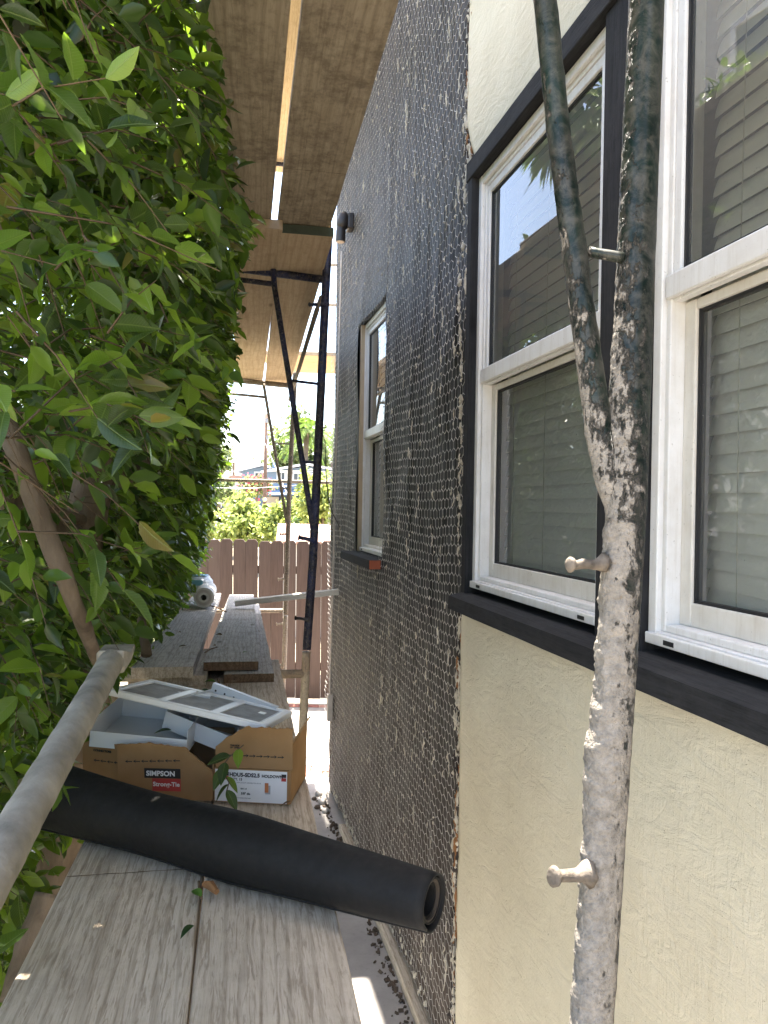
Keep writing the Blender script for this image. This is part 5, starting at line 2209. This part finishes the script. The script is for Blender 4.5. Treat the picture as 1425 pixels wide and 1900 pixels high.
for x, y0, d, lab in ((434, 858, 75, 'short dark utility pole on the skyline left of the blue house'), (616, 858, 60, 'thin pale pole just left of the house corner')):
    p = P(x, y0, d)
    b = MB()
    b.tube([(p.x, p.y, zg(d) - .2), (p.x, p.y, p.z)], [.13, .10], 10)
    tag(b.build('distant_pole', 'pole_wood', origin=(p.x, p.y, zg(d))), lab, 'pole', 'distant poles')


# blue house across the street
def blue_house():
    D = 60
    A = P(448, 930, D)
    k = D / F                       # metres per photograph pixel there
    g = zg(D)
    root = thing('blue_house', 'two storey blue house with white trim across the street', 'house', (A.x, A.y, g))

    def X(px):
        return (px - 448) * k

    def Z(py):
        return P(500, py, D).z - g
    b = MB()
    b.box((X(448), 0, 0), (X(500), 6, Z(873)))
    b.prism([(X(448), Z(873)), (X(500), Z(873)), (X(500), Z(870)), (X(487), Z(866))], 6)
    b.build('wall', 'blue_wall', root)
    b = MB()
    b.box((X(497), -1.2, Z(908)), (X(660), 6, Z(876)))
    b.prism([(X(497), Z(876)), (X(660), Z(876)), (X(572), Z(866))], 6, Matrix.Translation((0, -1.2, 0)))
    b.build('wall', 'blue_wall', root)
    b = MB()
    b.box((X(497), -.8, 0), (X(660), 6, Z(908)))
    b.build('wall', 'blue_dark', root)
    # roofs as slabs with white fascias
    for (x0, y0, x1, y1, yy, nm) in ((436, 877, 488, 864, -.6, 'roof'), (487, 864, 503, 869, -.6, 'roof'), (490, 879, 572, 863, -1.9, 'roof'), (571, 863, 668, 880, -1.9, 'roof')):
        p0, p1 = Vector((X(x0), yy, Z(y0))), Vector((X(x1), yy, Z(y1)))
        b = MB()
        t = .10
        b.add([p0, p1, p1 + Vector((0, 8, 0)), p0 + Vector((0, 8, 0)), p0 + UPZ * t, p1 + UPZ * t, p1 + Vector((0, 8, t)), p0 + Vector((0, 8, t))], [(0, 3, 2, 1), (4, 5, 6, 7), (1, 2, 6, 5), (2, 3, 7, 6), (3, 0, 4, 7)])
        rf = b.build(nm, 'shingle', root)
        b = MB()
        b.add([p0 - UPZ * .05, p1 - UPZ * .05, p1 + UPZ * (t + .02), p0 + UPZ * (t + .02)] + [q + Vector((0, -.06, 0)) for q in (p0 - UPZ * .05, p1 - UPZ * .05, p1 + UPZ * (t + .02), p0 + UPZ * (t + .02))], [(4, 5, 6, 7), (0, 4, 7, 3), (1, 2, 6, 5), (0, 1, 5, 4), (3, 7, 6, 2)])
        b.build('fascia', 'white_paint', rf)
    b = MB()
    b.box((X(501), 1, Z(880)), (X(510), 1.5, Z(857)))
    b.build('chimney', 'blue_wall', root)
    for (x0, x1, y0, y1, yy) in ((473, 487, 878, 890, 0), (519, 531, 878, 892, -1.2), (548, 563, 879, 893, -1.2), (575, 583, 880, 893, -1.2), (590, 604, 880, 893, -1.2), (536, 544, 879, 893, -1.2)):
        w_ = child_empty('window', root)
        w_.location = (X(x0), yy, Z(y1))
        ww, hh = X(x1) - X(x0), Z(y0) - Z(y1)
        b = MB()
        b.box((-.10, -.05, -.10), (0, .02, hh + .10))
        b.box((ww, -.05, -.10), (ww + .10, .02, hh + .10))
        b.box((0, -.05, -.10), (ww, .02, 0))
        b.box((0, -.05, hh), (ww, .02, hh + .10))
        b.box((ww / 2 - .02, -.04, 0), (ww / 2 + .02, .02, hh))
        b.build('frame', 'white_paint', w_)
        b = MB()
        b.box((0, -.012, 0), (ww, .01, hh))
        b.build('pane', 'dark_glass', w_)
    b = MB()
    b.box((X(497), -1.26, Z(897)), (X(660), -1.2, Z(894)))
    b.box((X(497), -1.26, Z(876)), (X(660), -1.2, Z(873.5)))
    b.build('trim_board', 'white_paint', root)
    # low blue porch roof and garage door
    b = MB()
    q = [Vector((X(488), -3.0, Z(919))), Vector((X(562), -3.0, Z(917))), Vector((X(566), -.9, Z(907))), Vector((X(492), -.9, Z(907)))]
    b.add(q + [v_ - UPZ * .08 for v_ in q], [(0, 1, 2, 3), (4, 7, 6, 5), (0, 4, 5, 1), (1, 5, 6, 2), (3, 2, 6, 7), (0, 3, 7, 4)])
    b.build('porch_roof', 'blue_wall', root)
    b = MB()
    b.box((X(497), -.86, .1), (X(520), -.81, Z(922)))
    b.build('garage_door', 'garage', root)


blue_house()


def back_yard():
    # low tiled garden roof just beyond the fence at the right
    p0, p1 = P(512, 1004, 13), P(660, 1006, 13)
    r0, r1 = P(516, 971, 14.2), P(660, 974, 14.2)
    root = thing('garden_shed', 'low shed with faded pink tile roof just behind the fence', 'shed', (p0.x, p0.y, 0))
    L = root.location
    b = MB()
    n = 24
    for i in range(n):
        a, c = i / n, (i + .86) / n
        q = [p0.lerp(p1, a) - L, p0.lerp(p1, c) - L, r0.lerp(r1, c) - L, r0.lerp(r1, a) - L]
        m_ = MB()
        m_.add(q + [v_ - UPZ * .05 for v_ in q], [(0, 1, 2, 3), (4, 7, 6, 5), (0, 4, 5, 1), (1, 5, 6, 2), (3, 2, 6, 7), (0, 3, 7, 4)])
        m_.build('roof_tile', 'tile', root)
    b = MB()
    q = [p0 - L - UPZ * .06, p1 - L - UPZ * .06, r1 - L - UPZ * .06, r0 - L - UPZ * .06]
    b.add([(q[0].x, q[0].y + .1, 0), (q[1].x, q[1].y + .1, 0), (q[2].x, q[2].y, 0), (q[3].x, q[3].y, 0), (q[0].x, q[0].y + .1, q[0].z), (q[1].x, q[1].y + .1, q[1].z), (q[2].x, q[2].y, q[2].z), (q[3].x, q[3].y, q[3].z)],
          [(0, 3, 2, 1), (4, 5, 6, 7), (0, 1, 5, 4), (1, 2, 6, 5), (2, 3, 7, 6), (3, 0, 4, 7)])
    b.build('wall', 'neighbour', root)
    b = MB()
    b.tube([P(540, 984, 12.6) - L, P(640, 988, 12.6) - L], .03, 8)
    b.build('gutter', 'white_paint', root)
    # driveway across the street
    V, Fq = [], []
    for i in range(9):
        y = 20 + i * 4.6
        xl, xr = P(388, 960, y).x, P(433, 960, y).x
        V += [(xl, y, zg(y) + .03), (xr, y, zg(y) + .03)]
        if i:
            Fq.append((2 * i - 2, 2 * i - 1, 2 * i + 1, 2 * i))
    structure(obj('driveway', npmesh('driveway', V, Fq), 'drive'))
    # carport with a parked car
    D = 59
    k = D / F
    c = P(398, 958, D)
    g = zg(D)
    cp = thing('carport', 'brown carport with pale door at the top of the white driveway', 'carport', (c.x, c.y, g))
    for x in (.0, 1.15):
        b = MB()
        b.box((x, 0, 0), (x + .35, .3, 1.75))
        b.build('post', 'pole_wood', cp)
    b = MB()
    b.box((-.3, -.2, 1.75), (2.2, 3.2, 1.95))
    b.build('roof', 'shingle', cp)
    b = MB()
    b.box((0, 3, 0), (2.2, 3.1, 1.75))
    b.build('back_wall', 'neighbour', cp)
    b = MB()
    b.box((.55, 2.9, .8), (1.05, 2.99, 1.5))
    b.build('window', 'white_paint', cp)
    car = thing('parked_car', 'dark car parked in the carport across the street', 'car', (c.x + .95, c.y + 1.0, g))
    prof = [(-.55, .12), (.55, .12), (.56, .42), (.50, .52), (.40, .80), (-.40, .80), (-.50, .52), (-.56, .42)]
    b = MB()
    b.prism(prof, 2.3, Matrix.Translation((0, -.9, 0)))
    b.build('body', 'car', car, bevel=.04)
    b = MB()
    b.add([(-.40, -.915, .54), (.40, -.915, .54), (.34, -.91, .76), (-.34, -.91, .76)], [(0, 1, 2, 3)])
    b.build('rear_window', 'dark_glass', car)
    for x in (-.46, .30):
        b = MB()
        b.box((x, -.93, .38), (x + .16, -.905, .47))
        b.build('tail_light', 'car_red', car, bevel=.01)
    b = MB()
    b.box((-.14, -.925, .26), (.14, -.905, .34))
    b.build('number_plate', 'white_paint', car)
    for x in (-.5, .5):
        for y in (-.5, 1.0):
            b = MB()
            b.tube([(x - .07, y, .17), (x + .07, y, .17)], .17, 14)
            b.build('wheel', 'rubber_tyre', car)
    # small tiled house left of the blue one
    p = P(432, 920, 66)
    sh = thing('tiled_cottage', 'cottage with faded tile roof left of the blue house', 'house', (p.x, p.y, zg(66)))
    k = 66 / F
    zt = P(432, 893, 66).z - zg(66)
    b = MB()
    b.box((-22 * k, 0, 0), (18 * k, 3, zt))
    b.build('wall', 'neighbour', sh)
    b = MB()
    b.prism([(-26 * k, zt), (20 * k, zt), (16 * k, zt + 11 * k), (-2 * k, zt + 11 * k)], 3.6, Matrix.Translation((0, -.3, 0)))
    b.build('roof', 'tile', sh)


back_yard()


# neighbour's house beyond the hedge, mirrored in the nearest window
def neighbour():
    root = thing('neighbour_house', 'pale plaster house beyond the hedge, seen only mirrored in the nearest window', 'house', (-9.0, 7.2, 0))
    b = MB()
    b.box((-4, -4.5, 0), (1.0, 3.4, 11.5))
    b.build('wall', 'neighbour', root)
    b = MB()
    b.box((-4.4, -5.0, 11.5), (1.6, 3.8, 11.7))
    b.build('roof', 'tile', root)
    for y in (-3.2, -.8, 1.2):
        w_ = child_empty('window', root)
        w_.location = (1.0, y, 8.3)
        b = MB()
        b.box((0, -.55, -.1), (.05, -.45, 1.5))
        b.box((0, .45, -.1), (.05, .55, 1.5))
        b.box((0, -.45, -.1), (.05, .45, 0))
        b.box((0, -.45, 1.4), (.05, .45, 1.5))
        b.build('frame', 'white_paint', w_)
        b = MB()
        b.box((0, -.45, 0), (.02, .45, 1.4))
        b.build('pane', 'dark_glass', w_)


neighbour()
